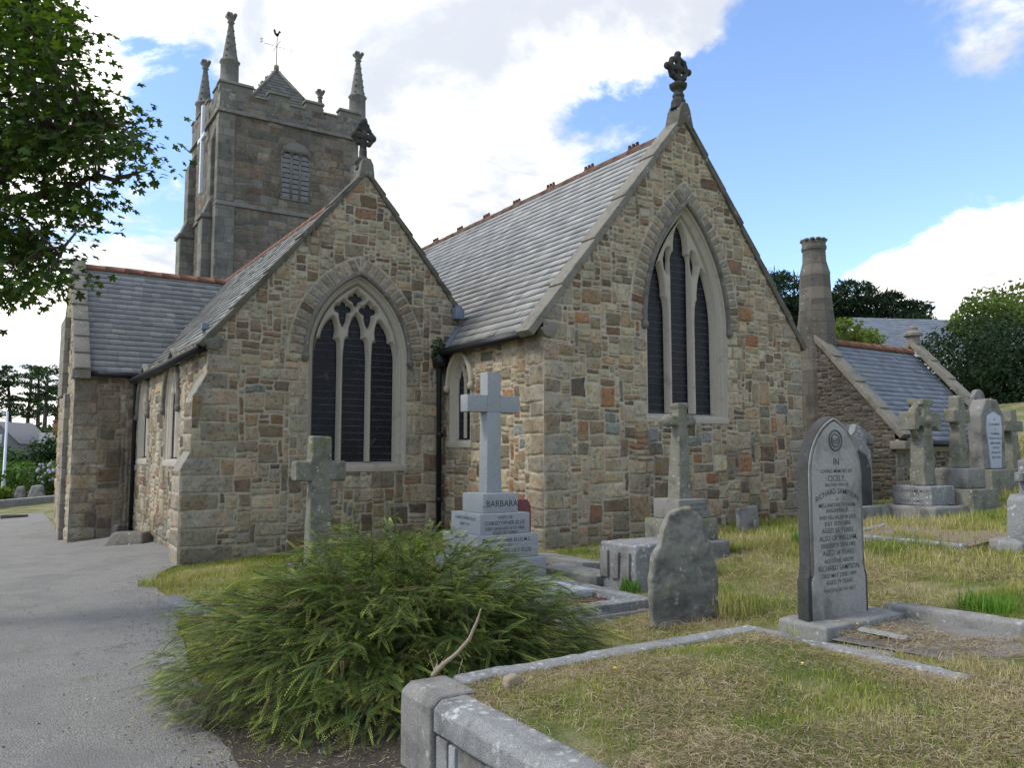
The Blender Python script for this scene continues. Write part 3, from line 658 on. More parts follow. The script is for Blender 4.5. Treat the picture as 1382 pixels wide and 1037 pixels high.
# --- gutters, pipes, lead
m = MB(); m.tube([(7.55, CY+.1, 3.60), (7.55, AY-.05, 3.59)], .062, 10); m.box(7.52, CY+.12, 3.60, 7.74, AY, 3.675); m.build('gutter', M['iron'], church)
m = MB(); m.tube([(2.97, AY+.1, 3.40), (2.97, 22.4, 3.42)], .065, 10); m.box(2.98, AY+.1, 3.38, 3.14, 22.4, 3.46); m.build('gutter', M['iron'], church)
m = MB(); m.tube([(7.60, AY-.16, 3.58), (7.57, AY-.14, 3.45), (7.58, AY-.12, 3.3), (7.60, AY-.11, -.1)], .052, 10)
for z in (3.2, 1.9, .6): m.tube([(7.60, AY-.115, z), (7.60, AY-.115, z+.1)], .068, 10)
m.box(7.48, AY-.27, 3.32, 7.72, AY-.03, 3.56, top=-.02); m.build('downpipe', M['iron'], church)
m = MB(); m.tube([(3.06, 22.34, 3.42), (3.08, 22.40, 3.2), (3.08, 22.40, -.6)], .05, 8); m.build('downpipe', M['iron'], church)
m = MB(); m.box(7.92, AY-.20, 4.34, 8.12, AY-.03, 4.56); m.box(7.95, AY-.15, 4.56, 8.09, AY-.05, 4.62); m.build('lead_hopper', M['lead'], church, bevel=.01)
m = MB(); vz = lambda x: ROOFZ-1.25*(CXM-x)
m.poly([(7.58, AY-.34, vz(7.58)+.035), (7.62, AY-.01, vz(7.62)+.06), (8.15, AY-.01, vz(8.15)+.05), (8.05, AY-.16, vz(8.05)+.04)], [[0, 1, 2, 3]]); m.build('valley_lead', M['lead'], church)
m = MB(); m.box(2.98, AY-.10, 3.72, 3.10, AY-.02, 3.84); m.box(3.0, AY-.03, 3.66, 3.06, AY, 3.74); m.build('floodlight', M['lead'], church, bevel=.01)
# --- south transept / porch
TY, TX0, TRY, TRZ = 22.49, 1.70, 24.89, 6.80
masonry('transept_wall', (TX0, TY, -1.2), X, Z, mY, 1.55, 4.72, .02, 'trans', church, seed=61, big=1.35, quoinL=True, v0=.0, z00=.6, proud=.018, dirt=.35, mortar=(.27, .235, .18))
masonry('transept_gable_wall', (TX0, TY, -1.2), Y, Z, mX, 4.8, 8.0, .035, 'aisle', church, mask=lambda u, v: v-1.2 < 6.9-1.35*np.abs(u-2.4), seed=62, quoinL=True, v0=-.6)
ts = (TRZ-3.64)/(TRY-TY+.12); tl = math.hypot(1, ts)
slates('transept_roof', (TX0+.30, TY-.12, 3.60), X, (0, 1/tl, ts/tl), 4.4, (TRY-TY+.12)*tl, church, expo=.2, wid=.28, seed=13, pal=((.205, .202, .19), (.178, .177, .17), (.235, .23, .215)), lift=.018)
slates('transept_roof', (TX0+.30, 2*TRY-TY+.12, 3.60), X, (0, -1/tl, ts/tl), 4.4, (TRY-TY+.12)*tl, church, expo=.3, wid=.5, seed=14)
ridge('ridge_tiles', (TX0+.32, TRY, TRZ-.02), (5.95, TRY, TRZ-.02), church, r_=.13, step=.44)
coping(church, (TX0+.02, TY-.22, 3.60), (TX0+.02, TRY, TRZ+.06), mX, -.30, .06, 7, 'coping', th=.12)
coping(church, (TX0+.02, 2*TRY-TY+.22, 3.60), (TX0+.02, TRY, TRZ+.06), mX, -.30, .06, 7, 'coping', th=.12)
m = MB(); m.box(TX0-.08, TY-.26, 3.42, TX0+.33, TY+.2, 3.66); m.build('kneeler', M['coping'], church, bevel=.02)
m = MB(); m.tube([(TX0+.33, TY-.17, 3.56), (3.1, TY-.17, 3.52)], .06, 8); m.build('gutter', M['iron'], church)
TA0 = m_coursed('buttress_ashlar', (.235, .215, .175), (.10, .095, .08), dk=.5, lc=.45, speck=.22)
m = MB()
m.box(TX0-.14, TY+.9, -1.2, TX0+.02, TY+1.5, 3.1); m.box(TX0-.16, TY+1.7, 3.1, TX0+.02, TY+3.2, 5.2); m.build('transept_buttress', TA0, church, bevel=.02)

# --- west tower
tower = masonry('tower', (6.58, 29.92, 4.0), X, Z, mY, 5.42, 15.08-4.0, .035, 'tower', church, seed=71, course=(5, 7, 8, 15), v0=0, gap=.010, proud=.02, mortar=(.17, .152, .122), dirt=.4, quoinL=True, quoinR=True)
TD = 4.9
masonry('tower_wall', (6.58, 29.92, 4.0), Y, Z, mX, TD, 15.08-4.0, .045, 'tower', tower, seed=72, course=(5, 7, 7, 13), gap=.010, proud=.02, mortar=(.17, .152, .122), dirt=.4, quoinL=True, quoinR=True)
m = MB(); m.box(6.64, 30.0, 3.5, 11.94, 29.92+TD, 14.6); m.build('tower_wall', M['copingdark'], tower)
TS = m_stone('tower_stone', (.158, .15, .13), (.07, .067, .06), dk=.5, lc=.45, speck=.22); M['tower'] = TS
TA = m_coursed('tower_ashlar', (.17, .16, .138), (.075, .07, .06), dk=.5, lc=.45, speck=.22)
def string(z, e, h):
    m = MB(); m.box(6.58-e, 29.92-e, z-h/2, 12.0+e, 29.92+TD+e, z+h/2, top=.05); return m.build('string_course', TS, tower, bevel=.02)
string(14.24, .12, .16); string(10.74, .10, .18)
# battlements
merl = [(6.52, 7.76), (8.36, 9.15), (9.77, 10.52), (11.17, 12.06)]
m = MB(); m.box(6.56, 29.90, 14.3, 12.02, 30.22, 14.98); m.box(6.56, 30.22, 14.3, 6.88, 29.9+TD, 14.98); m.box(11.7, 30.22, 14.3, 12.02, 29.9+TD, 14.98); m.box(6.88, 29.58+TD, 14.3, 11.7, 29.9+TD, 14.98)
m.build('parapet', TS, tower, bevel=.01)
def merlon(x0, y0, x1, y1):
    m = MB(); m.box(x0, y0, 14.98, x1, y1, 15.30); q = m.build('merlon', TS, tower, bevel=.01)
for a, b in merl:
    merlon(a+.02, 29.91, b-.02, 30.21); merlon(a+.02, 29.60+TD, b-.02, 29.89+TD)
for a, b in [(30.5, 31.1), (31.9, 32.6), (33.3, 34.0)]:
    merlon(6.57, a, 6.87, b); merlon(11.71, a, 12.01, b)
def pcop(*a):
    m = MB(); m.box(*a, top=.025); m.build('parapet_coping', M['coping'], tower, bevel=.012)
for a, b in merl: pcop(a-.03, 29.85, 15.30, b+.03, 30.27, 15.41); pcop(a-.03, 29.55+TD, 15.30, b+.03, 29.95+TD, 15.41)
for a, b in zip(merl[:-1], merl[1:]): pcop(a[1]+.03, 29.85, 14.98, b[0]-.03, 30.27, 15.07)
for a, b in [(30.5, 31.1), (31.9, 32.6), (33.3, 34.0)]: pcop(6.52, a-.03, 15.30, 6.92, b+.03, 15.41); pcop(11.66, a-.03, 15.30, 12.06, b+.03, 15.41)
def pinnacle(x, y, z0):
    m = MB(); m.lathe([(.40, 0), (.40, z0+.0), (.36, z0+.05), (.34, z0+.08), (.33, z0+.80), (.38, z0+.86), (.38, z0+.92), (.31, z0+.96), (.265, z0+1.12), (.20, z0+1.6), (.13, z0+2.1), (.09, z0+2.42), (.15, z0+2.47), (.10, z0+2.52), (.17, z0+2.62), (.20, z0+2.72), (.12, z0+2.74)], (x, y, 14.3), 8)
    for k_ in range(5):
        zz = z0+1.05+k_*.27; rr = .275-.038*k_
        for q in range(4): an = PI*q/2+PI/4; m.sphere((x+rr*math.cos(an), y+rr*math.sin(an), 14.3+zz), .042, 6, 4)
    for q in range(4): an = PI*q/2+PI/4; m.sphere((x+.17*math.cos(an), y+.17*math.sin(an), 14.3+z0+2.74), .085, 6, 4)
    m.sphere((x, y, 14.3+z0+2.82), .07, 6, 4)
    return m.build('pinnacle', TS, tower)
pinnacle(6.96, 30.3, 1.1); pinnacle(12.08, 30.3, 1.0); pinnacle(6.93, 34.45, 1.0); pinnacle(11.95, 34.5, 1.0)
# stair/corner strips and stepped south buttresses
m = MB(); m.box(6.50, 29.86, 4.0, 7.20, 30.3, 10.66); m.box(6.53, 29.88, 10.84, 7.14, 30.3, 14.16); m.build('corner_strip', TA, tower, bevel=.02)
for (y0, y1, p1, p2) in ((30.35, 31.05, .42, .18), (33.75, 34.55, .55, .30)):
    m = MB(); m.box(6.58-p1, y0, 3.5, 6.6, y1, 10.3); m.prism([(-p1, 10.3), (0, 10.3), (0, 11.2), (-p2, 10.95)], (6.58, y1, 0), X, Z, mY, 0, y1-y0)
    m.box(6.58-p2, y0+.04, 10.9, 6.6, y1-.04, 13.2); m.prism([(-p2, 13.2), (0, 13.2), (0, 13.9)], (6.58, y1-.04, 0), X, Z, mY, 0, y1-y0-.08)
    m.build('buttress', TA, tower, bevel=.03)
    mm = MB(); mm.box(6.58-p1-.07, y0-.07, 10.22, 6.6, y1+.07, 10.36); mm.build('buttress_string', TS, tower, bevel=.02)
# louvred belfry window
m = MB(); O_ = (0, 29.88, 0)
m.box(8.86, 29.875, 11.28, 8.925, 29.95, 13.15); m.box(9.965, 29.875, 11.28, 10.03, 29.95, 13.15); m.box(8.86, 29.87, 11.24, 10.03, 29.96, 11.33)
m.prism([(8.86, 13.05), (8.925, 12.95), (9.03, 13.13), (9.17, 13.13), (9.27, 12.95), (9.31, 12.95), (9.36, 13.13), (9.54, 13.13), (9.59, 12.95), (9.63, 12.95), (9.70, 13.13), (9.86, 13.13), (9.965, 12.95), (10.03, 13.05), (9.97, 13.30), (9.75, 13.50), (9.44, 13.56), (9.13, 13.50), (8.93, 13.30)], O_, X, Z, mY, -.06, .035)
for x in (9.27, 9.61): m.box(x-.045, 29.86, 11.3, x+.045, 29.95, 13.13)
lw = m.build('belfry_window', TS, tower)
m = MB(); m.box(8.9, 29.895, 11.3, 10.0, 29.90, 13.2); m.build('shade_panel', M['dark'], lw)  # near-black panel on the solid wall, painted as the shade behind the louvres
m = MB()
for x0, x1 in ((8.925, 9.225), (9.315, 9.565), (9.655, 9.965)):
    for k_ in range(9):
        z = 11.36+k_*.195; m.poly([(x0, 29.875, z), (x1, 29.875, z), (x1, 29.893, z+.15), (x0, 29.893, z+.15), (x0, 29.872, z-.015), (x1, 29.872, z-.015)], [[0, 1, 2, 3], [4, 5, 1, 0]])
m.build('louvre', M['louvre'], lw)
# pyramid cap and vane
PC = (9.32, 32.4)
m = MB(); hb = 1.4; m.poly([(PC[0], PC[1], 17.48), (PC[0]-hb, PC[1]-hb, 15.35), (PC[0]+hb, PC[1]-hb, 15.35), (PC[0]+hb, PC[1]+hb, 15.35), (PC[0]-hb, PC[1]+hb, 15.35)], [[1, 2, 0], [2, 3, 0], [3, 4, 0], [4, 1, 0]])
for q in range(4):
    an = q*PI/2; rot = Matrix.Rotation(an, 4, 'Z')
    O2 = Vector(PC+(15.35,))+rot @ Vector((-hb, -hb, 0)); A2 = rot @ Vector(X); S2 = rot @ Vector((0, hb, 2.15)); T2 = S2.length; S2.normalize()
    slates('cap_roof', O2, A2, S2, 2*hb, T2, tower, back=False, expo=.2, wid=.27, seed=80+q, keep=lambda s_, t_, T2=T2: abs(s_-hb) < hb*(1-t_/T2)+.05, pal=((.13, .125, .112), (.11, .105, .095), (.15, .14, .12)))
m.build('tower_wall', TS, tower)
m = MB()
for sx_, sy_ in ((-1, -1), (1, -1), (1, 1), (-1, 1)): m.tube([(PC[0]+sx_*hb, PC[1]+sy_*hb, 15.37), (PC[0], PC[1], 17.52)], .07, 6)
m.lathe([(.12, 0), (.10, .25), (.05, .27)], (PC[0], PC[1], 17.45), 6); m.build('hip_tiles', M['coping'], tower)
m = MB(); vx, vy, vz0 = PC[0], PC[1], 17.7
m.tube([(vx, vy, vz0), (vx, vy, vz0+1.25)], .018, 6)
m.tube([(vx-.52, vy, vz0+.83), (vx+.52, vy, vz0+.83)], .009, 5); m.tube([(vx, vy-.5, vz0+.86), (vx, vy+.5, vz0+.86)], .012, 5)
# letters S and N of the vane, and the cockerel
m.tube([(vx-.58, vy, vz0+1.0), (vx-.64, vy, vz0+1.02), (vx-.68, vy, vz0+.97), (vx-.60, vy, vz0+.90), (vx-.62, vy, vz0+.84), (vx-.69, vy, vz0+.86)], .014, 5)
m.tube([(vx+.58, vy, vz0+.76), (vx+.58, vy, vz0+.94), (vx+.69, vy, vz0+.76), (vx+.69, vy, vz0+.94)], .014, 5)
m.prism([(-.16, .26), (-.10, .12), (0, .05), (.06, .10), (.10, .24), (.16, .26), (.13, .32), (.06, .34), (.03, .22), (-.04, .19), (-.08, .34), (-.15, .36)], (vx, vy, vz0+1.2), X, Z, mY, -.012, .012)
m.build('weathervane', M['iron'], tower)
# white cross fixed on the tower's south face
m = MB(); cx_ = 6.33
m.box(cx_-.06, 31.52, 11.45, cx_+.06, 31.70, 14.95); m.box(cx_-.065, 31.06, 13.55, cx_+.055, 32.18, 13.72)
wc = m.build('wall_cross', M['white'], None, bevel=.01, label='tall thin white cross fixed high on the side of the tower', cat='cross')
# ================================================================== GROUND
GP = np.array([(0, 0, -.05), (-3, 3, -.1), (1, 5, -.13), (1.2, 7, -.17), (2.0, 11, -.25), (2.8, 14.5, -.29), (1.6, 22.5, -.63), (3.1, 22.3, -.45), (0, 31, -.72), (-6, 20, -.6), (-3, 10, -.25),
    (7.7, 10.9, 0), (11, 10.9, .13), (14.4, 10.9, .27), (5.3, 8.9, .05), (7.7, 14.4, .0), (4.5, 14.4, -.17), (4.6, 6.2, -.05), (3.2, 5.4, -.12), (1.6, 3.9, -.09), (5.4, 5.4, .05), (5.9, 4.2, .13), (6.3, 7.3, .03),
    (8.4, 8.4, .12), (9, 6, .24), (7, 5.8, .16), (11.2, 9.6, .24), (8, 4, .30), (10.8, 6.5, .33), (13.1, 8.8, .42), (14, 8.3, .45), (15.2, 8.1, .55), (17.2, 8.4, .84), (11.3, 5.3, .38), (17.4, 10.6, .55), (20.8, 10.6, 1.0),
    (22, 9.8, 1.75), (32, 15, 3.4), (45, 20, 4.6), (60, 30, 6.5), (100, 50, 10), (5, 2.4, .24), (6.5, 1, .32), (9, 2, .42), (14, 3, .7), (3, -1, .15), (24, 6, 1.9), (-60, 60, -3), (0, 100, -1.5), (0, 60, -1.0), (-100, 0, -3), (100, 0, 9), (0, -100, 0), (60, -60, 3), (300, 250, 14), (-300, 300, -4), (-300, -300, 0), (300, -200, 6), (30, 60, 2), (18, 40, 1.)], float)
def _mq(d): return np.sqrt(d*d+.36)
_A = _mq(np.hypot(GP[:, None, 0]-GP[None, :, 0], GP[:, None, 1]-GP[None, :, 1])); _m = GP[:, 2].mean()
_Wt = np.linalg.solve(_A+np.eye(len(GP))*-.02, GP[:, 2]-_m)
def gz(x, y):
    x = np.atleast_1d(np.asarray(x, float)); y = np.atleast_1d(np.asarray(y, float)); o = np.full(x.shape, _m)
    for g, w_ in zip(GP, _Wt): o = o+w_*_mq(np.hypot(x-g[0], y-g[1]))
    return o
def gz1(x, y): return float(gz(x, y)[0])
def m_ground():
    q = newmat('turf'); a = q.noise(q.pos, 1.3, 6, .65); b = q.noise(q.pos, 7, 5, .7); f = q.noise(q.pos, 60, 4, .7)
    c = q.mix(q.ss(a, .40, .62), (.115, .145, .036), (.28, .24, .125)); c = q.mix(q.ss(b, .5, .75, 0, .7), c, (.22, .17, .095)); c = q.mix(q.ss(b, .38, .22, 0, .7), c, (.04, .055, .016))
    c = q.mix(1.0, c, q.mix(f, (.5,)*3, (1.5,)*3), 'MULTIPLY'); return setc(q, c, .95, q.math('ADD', f, b), .03)
M['turf'] = m_ground()
def sheet(name, X1, Y1, mat, dz=0.0, nz=.0, **tg):
    XX, YY = np.meshgrid(X1, Y1) if X1.ndim == 1 else (X1, Y1); nv, nu = XX.shape
    ZZ = gz(XX.ravel(), YY.ravel()).reshape(XX.shape)+dz
    if nz: ZZ = ZZ+nz*(fbm(XX*1.4, YY*1.4, 3, 4)-.5)
    idx = np.arange(nu*nv).reshape(nv, nu); F = np.stack([idx[:-1, :-1], idx[:-1, 1:], idx[1:, 1:], idx[1:, :-1]], -1).reshape(-1, 4)
    return mk(name, np.stack([XX, YY, ZZ], -1).reshape(-1, 3), F, mat, smooth=True, org=(0, 0, 0), **tg)
t_ = np.linspace(-1, 1, 321)
sheet('ground', 7+3.2*np.sinh(t_*5.9), 6+3.2*np.sinh(t_*5.9), M['turf'], kind='structure', nz=.05, dz=-.025)
def m_path():
    q = newmat('worn_asphalt'); f = q.noise(q.pos, 120, 3, .8); g = q.noise(q.pos, 2.2, 6, .65); h = q.noise(q.pos, 34, 4, .8); vo = q.add('ShaderNodeTexVoronoi', {'Vector': q.pos, 'Scale': 85.0}).outputs['Distance']
    c = q.mix(q.ss(vo, .1, .6), (.47, .45, .40), (.23, .22, .196)); c = q.mix(1.0, c, q.mix(f, (.6,)*3, (1.4,)*3), 'MULTIPLY')
    c = q.mix(q.ss(g, .38, .66, 0, .6), c, (.235, .226, .205)); c = q.mix(q.ss(q.noise(q.pos, 1.6, 6, .7), .60, .70, 0, .45), c, (.15, .155, .075)); c = q.mix(q.ss(h, .62, .74, 0, .6), c, (.30, .29, .27))
    q.b.inputs['Specular IOR Level'].default_value = .06; c = q.mix(q.ss(q.noise(q.pos, 70, 2, .6), .58, .68, 0, .5), c, (.36, .35, .32)); wv_ = q.add('ShaderNodeVectorMath', {0: q.pos, 1: q.add('ShaderNodeVectorMath', {0: q.add('ShaderNodeTexNoise', {'Vector': q.pos, 'Scale': 2.5, 'Detail': 5.0}).outputs['Color'], 1: (.7,)*3}, operation='MULTIPLY').outputs[0]}, operation='ADD').outputs[0]; cr = q.add('ShaderNodeTexVoronoi', {'Vector': wv_, 'Scale': .8}, feature='DISTANCE_TO_EDGE').outputs['Distance']; c = q.mix(q.math('MULTIPLY', q.ss(cr, .014, .004), q.ss(q.noise(q.pos, .7, 3), .5, .65, 0, .5)), c, (.12, .115, .10)); c = q.mix(q.ss(q.noise(q.pos, .55, 4, .6), .5, .62, 0, .4), c, (.20, .195, .18)); c = q.mix(q.ss(q.noise(q.pos, 50, 2, .6), .60, .70, 0, .5), c, (.10, .098, .09)); return setc(q, c, .95, q.math('ADD', q.math('MULTIPLY', vo, .8), q.math('ADD', f, h)), .012)
M['path'] = m_path()
PE = np.array([(-6, 1.30), (3, 1.30), (5, 1.38), (7, 1.45), (9, 1.72), (10.5, 1.98), (12.5, 2.05), (13.6, 2.3), (14.3, 2.62), (14.7, 3.2), (22.6, 3.2), (22.9, 1.75), (34, 1.75)])
yy = np.concatenate([np.linspace(-6, 26, 220), np.linspace(26.2, 34, 20)]); xe = np.interp(yy, PE[:, 0], PE[:, 1])+.07*(fbm(yy*1.7, yy*0, 4, 4)-.5)*2*(yy < 14.2)
ss_ = np.linspace(0, 1, 40); XX = -3.2+(xe[:, None]+3.2)*ss_[None, :]; YY = np.repeat(yy[:, None], 40, 1)
sheet('path', XX, YY, M['path'], dz=.02, kind='structure')

# ================================================================== GRAVES
M['palegranite'] = m_stone('pale_grey_granite', (.285, .295, .295), (.19, .20, .15), (.36, .37, .36), dk=.3, lc=.0, speck=.35, sc=1.4)
M['lichgranite'] = m_stone('lichened_granite', (.185, .178, .14), (.07, .068, .048), (.38, .39, .32), dk=.6, lc=.8, speck=.35, moss=.5)
M['greygranite'] = m_stone('rough_grey_granite', (.21, .20, .18), (.06, .058, .052), (.40, .40, .36), dk=.6, lc=.55, speck=.35)
M['darkslate'] = m_stone('dark_weathered_slate', (.215, .208, .175), (.06, .056, .05), (.33, .335, .27), dk=.75, lc=.7, speck=.2, moss=.3)
M['headstone'] = m_stone('stained_limestone', (.32, .308, .275), (.11, .105, .092), (.38, .37, .32), dk=.6, lc=.3, speck=.1)
M['headedge'] = m_stone('blackened_stone_edge', (.065, .063, .058), (.03, .029, .027), (.26, .26, .23), dk=.6, lc=.2, speck=.15)
M['kerb'] = m_stone('grave_kerb', (.225, .22, .20), (.085, .08, .065), (.43, .43, .40), dk=.5, lc=.65, speck=.35)
M['kerbwhite'] = m_stone('white_lichened_granite', (.22, .22, .21), (.06, .06, .058), (.46, .46, .44), dk=.5, lc=.95, speck=.45)
M['marble'] = m_stone('grey_marble', (.42, .45, .50), (.26, .27, .28), (.5, .5, .5), dk=.4, lc=.1, speck=.1)
M['letter'] = plain('lead_letter', (.05, .051, .053), .6)
M['faint'] = plain('faded_letter', (.085, .088, .09), .7)
M['soil'] = m_stone('gravel_soil', (.16, .135, .105), (.07, .06, .045), (.30, .26, .2), dk=.5, lc=.3, speck=.5, sc=1.2)
M['concrete'] = m_stone('bed_concrete', (.19, .185, .175), (.09, .08, .065), (.30, .29, .27), dk=.5, lc=.3, speck=.3)
def text_into(m, txt, pl, u, v, size, n_=.003, sx=1.0, bend=0.0, spacing=1.0):
    """lettering, centred on u, baseline v, standing n_ proud of the plane; bend = rise of an arched line"""
    cu = bpy.data.curves.new('t', 'FONT'); cu.body = txt; cu.size = size; cu.align_x = 'CENTER'; cu.offset = size*.002; cu.resolution_u = 2; cu.space_character = spacing
    o = bpy.data.objects.new('t', cu); C.objects.link(o); dg = bpy.context.evaluated_depsgraph_get(); me = bpy.data.meshes.new_from_object(o.evaluated_get(dg))
    W2 = max([abs(v_.co.x) for v_ in me.vertices]+[.01])
    pts = [pl.at(u+v_.co.x*sx, v+v_.co.y+bend*(1-(v_.co.x/W2)**2), n_) for v_ in me.vertices]
    m.poly(pts, [list(p_.vertices) for p_ in me.polygons]); bpy.data.objects.remove(o); bpy.data.curves.remove(cu); bpy.data.meshes.remove(me)
def rect_latin(m, x, y, z0, z1, w, d, za0, za1, aw, taper=0.0):
    m.box(x-w/2-taper, y-d/2-taper*.6, z0, x+w/2+taper, y+d/2+taper*.6, za0, top=(x-w/2, y-d/2, x+w/2, y+d/2))
    m.box(x-w/2, y-d/2, za0, x+w/2, y+d/2, z1); m.box(x-aw/2, y-d/2+.003, za0, x-w/2, y+d/2-.003, za1); m.box(x+w/2, y-d/2+.003, za0, x+aw/2, y+d/2-.003, za1)
# 1 lichened rough granite cross behind the bush
x, y = 3.83, 10.77; g = gz1(x, y)
gr = thing('grave_cross', (x, y, g), 'squat rough granite cross furred with lichen behind the green bush, below the three-light window', 'grave cross')
m = MB(); m.box(x-.17, y-.11, g-.2, x+.17, y+.11, 1.20, top=(x-.14, y-.10, x+.14, y+.10)); m.box(x-.14, y-.10, 1.20, x+.14, y+.10, 1.82); m.box(x-.36, y-.10, 1.21, x-.13, y+.10, 1.48); m.box(x+.13, y-.10, 1.21, x+.36, y+.10, 1.48)
m.build('cross_shaft', M['lichgranite'], gr, bevel=.02, rough=.016, voxel=.018, freq=13)
m = MB(); m.box(x-.34, y-.26, g-.2, x+.34, y+.26, g+.22); m.build('base', M['lichgranite'], gr, bevel=.02, rough=.01, voxel=.025)
# 2 tall pale cross on stepped base, with its kerbed grave
x, y = 5.26, 8.60; g = gz1(x, y)
gr = thing('grave_cross', (x, y, g), 'tall pale grey granite latin cross on an inscribed four-step base', 'grave cross')
m = MB(); rect_latin(m, x, y, 1.09, 2.60, .19, .185, 2.10, 2.31, .76, .012); m.build('cross_shaft', M['palegranite'], gr, bevel=.006)
st = [(.50, .865, 1.10), (.71, .615, .865), (.86, .335, .615), (1.0, g-.15, .335)]; pls = []
for i, (w_, z0, z1) in enumerate(st):
    m = MB(); m.box(x-w_/2, y-w_/2, z0, x+w_/2, y+w_/2, z1); s_ = m.build('step', M['palegranite'], gr, bevel=.008)
    pl = Plane((x, y-w_/2, z0), X, Z, mY); t = MB()
    if i == 0: text_into(t, 'BARBARA,', pl, .03, .075, .115, sx=.92)
    if i == 1:
        text_into(t, 'WIFE OF', pl, .0, .185, .055); text_into(t, 'CHRISTOPHER ELLIS', pl, 0, .115, .068, sx=.92); text_into(t, 'DIED JANUARY 8TH 1883,', pl, 0, .055, .056, sx=.9); text_into(t, 'AGED 28 YEARS.', pl, 0, .008, .05)
        p2 = Plane((x-w_/2, y, z0), mY, Z, mX); text_into(t, 'CHRISTOPHER ELLIS', p2, 0, .17, .055); text_into(t, 'DIED 1911', p2, 0, .10, .055)
    if i == 2:
        text_into(t, 'CHRISTOPHER ELLIS M.C.', pl, 0, .20, .062, sx=.95); text_into(t, 'ALSO OF', pl, -.05, .145, .05); text_into(t, 'HIS WIFE LILY ELLIS', pl, .04, .075, .066); text_into(t, 'DIED 1931', pl, 0, .012, .055)
    if t.v: t.build('inscription', M['letter'], s_)
gr = thing('grave_kerb', (5.25, 7.2, 0), 'moulded granite grave kerb with red chippings in front of the tall pale cross', 'grave')
x0, x1, y0, y1 = 4.66, 5.80, 6.22, 8.08
m = MB()
for (a, b, c_, d_) in ((x0, y0, x1, y0+.2), (x0, y1-.1, x1, y1), (x0, y0+.2, x0+.18, y1-.1), (x1-.18, y0+.2, x1, y1-.1)): m.box(a, b, -.22, c_, d_, .11); 
m.build('kerb', M['kerbwhite'], gr, bevel=.012)
m = MB(); m.box(x0-.07, y0-.08, -.3, x1+.07, y0+.02, .02, top=(x0-.03, y0-.04, x1+.03, y0+.02)); m.box(x1-.02, y0+.02, -.3, x1+.07, y1, .02, top=(x1-.02, y0+.02, x1+.03, y1)); m.build('plinth', M['kerb'], gr, bevel=.01)
m = MB(); m.box(x0+.1, y0+.1, -.2, x1-.1, y1-.05, .035); m.build('bed', M['soil'], gr)
r = np.random.default_rng(5); m = MB()
for i in range(260):
    cx, cy = r.uniform(x0+.2, x1-.2), r.uniform(y0+.22, y0+.85); m.lathe([(.010, 0), (.016, .008), (.006, .017)], (cx, cy, .033), 5, rot=r.uniform(0, 6))
m.build('red_chippings', plain('red_chippings', (.20, .085, .075), .8), gr, kind='stuff')
m = MB(); m.box(4.88, 6.98, .03, 5.58, 7.98, .12); m.xform(Matrix.Translation((0, 0, 0)))
ms = m.build('marble_tablet', M['marble'], None, bevel=.012, label='pale blue grey marble tablet lying flat on the grave of the tall pale cross', cat='tablet')
x, y = 6.20, 9.34; g = gz1(x, y); m = MB(); m.prism([(-.14, g-.2), (.14, g-.2), (.14, .86), (.09, .95), (-.09, .95), (-.14, .86)], (x, y, 0), X, Z, mY, -.06, .06)
m.build('headstone', plain('red_granite', (.13, .025, .025), .35), None, bevel=.01, label='small dark red polished headstone just behind the steps of the tall pale cross', cat='headstone')
# 3 low chest tomb
x0, x1, y0, y1 = 6.18, 7.45, 6.95, 7.62; g = gz1(6.4, 7.2)
gr = thing('chest_tomb', (6.8, 7.3, g), 'low box-shaped granite chest tomb with rough top behind the dark broken slab', 'tomb')
m = MB(); m.box(x0, y0, g-.2, x1, y1, .54, top=.02); m.build('body', M['kerbwhite'], gr, bevel=.015, rough=.012, voxel=.02, freq=14)
m = MB()
for i in range(3): m.box(x0-.022, y0+.10+i*.19, .14, x0+.03, y0+.23+i*.19, .45)
m.build('side_panel', M['greygranite'], gr, bevel=.006)
# 4 weathered cross on inscribed base
x, y = 8.39, 8.46; g = gz1(x, y)
gr = thing('grave_cross', (x, y, g), 'slender mossy cross with knobbed arms and worn tapering shaft before the tall three-lancet window', 'grave cross')
m = MB(); m.box(x-.15, y-.13, .92, x+.15, y+.13, 1.40, top=(x-.11, y-.10, x+.11, y+.10)); m.box(x-.11, y-.10, 1.40, x+.11, y+.10, 1.95, top=(x-.09, y-.085, x+.09, y+.085)); m.box(x-.09, y-.085, 1.95, x+.09, y+.085, 2.24)
m.box(x-.11, y-.10, 2.24, x+.11, y+.10, 2.32); m.box(x-.22, y-.07, 1.99, x-.07, y+.07, 2.13); m.box(x+.07, y-.07, 1.99, x+.22, y+.07, 2.13); m.sphere((x-.22, y, 2.06), .10); m.sphere((x+.22, y, 2.06), .10)
m.build('cross_shaft', M['lichgranite'], gr, bevel=.015, rough=.02, voxel=.018, freq=9, seed=4)
m = MB(); m.box(x-.29, y-.26, .66, x+.29, y+.26, .94); s_ = m.build('step', M['greygranite'], gr, bevel=.02)
t = MB(); pl = Plane((x, y-.26, .66), X, Z, mY)
for i, s in enumerate(('IN LOVING', 'MEMORY OF', 'MARY')): text_into(t, s, pl, .08, .18-.07*i, .06)
t.build('inscription', M['faint'], s_)
m = MB(); m.box(x-.38, y-.35, .36, x+.38, y+.35, .66); m.build('step', M['lichgranite'], gr, bevel=.02); m = MB(); m.box(x-.50, y-.46, g-.2, x+.50, y+.46, .36); m.build('step', M['greygranite'], gr, bevel=.03)
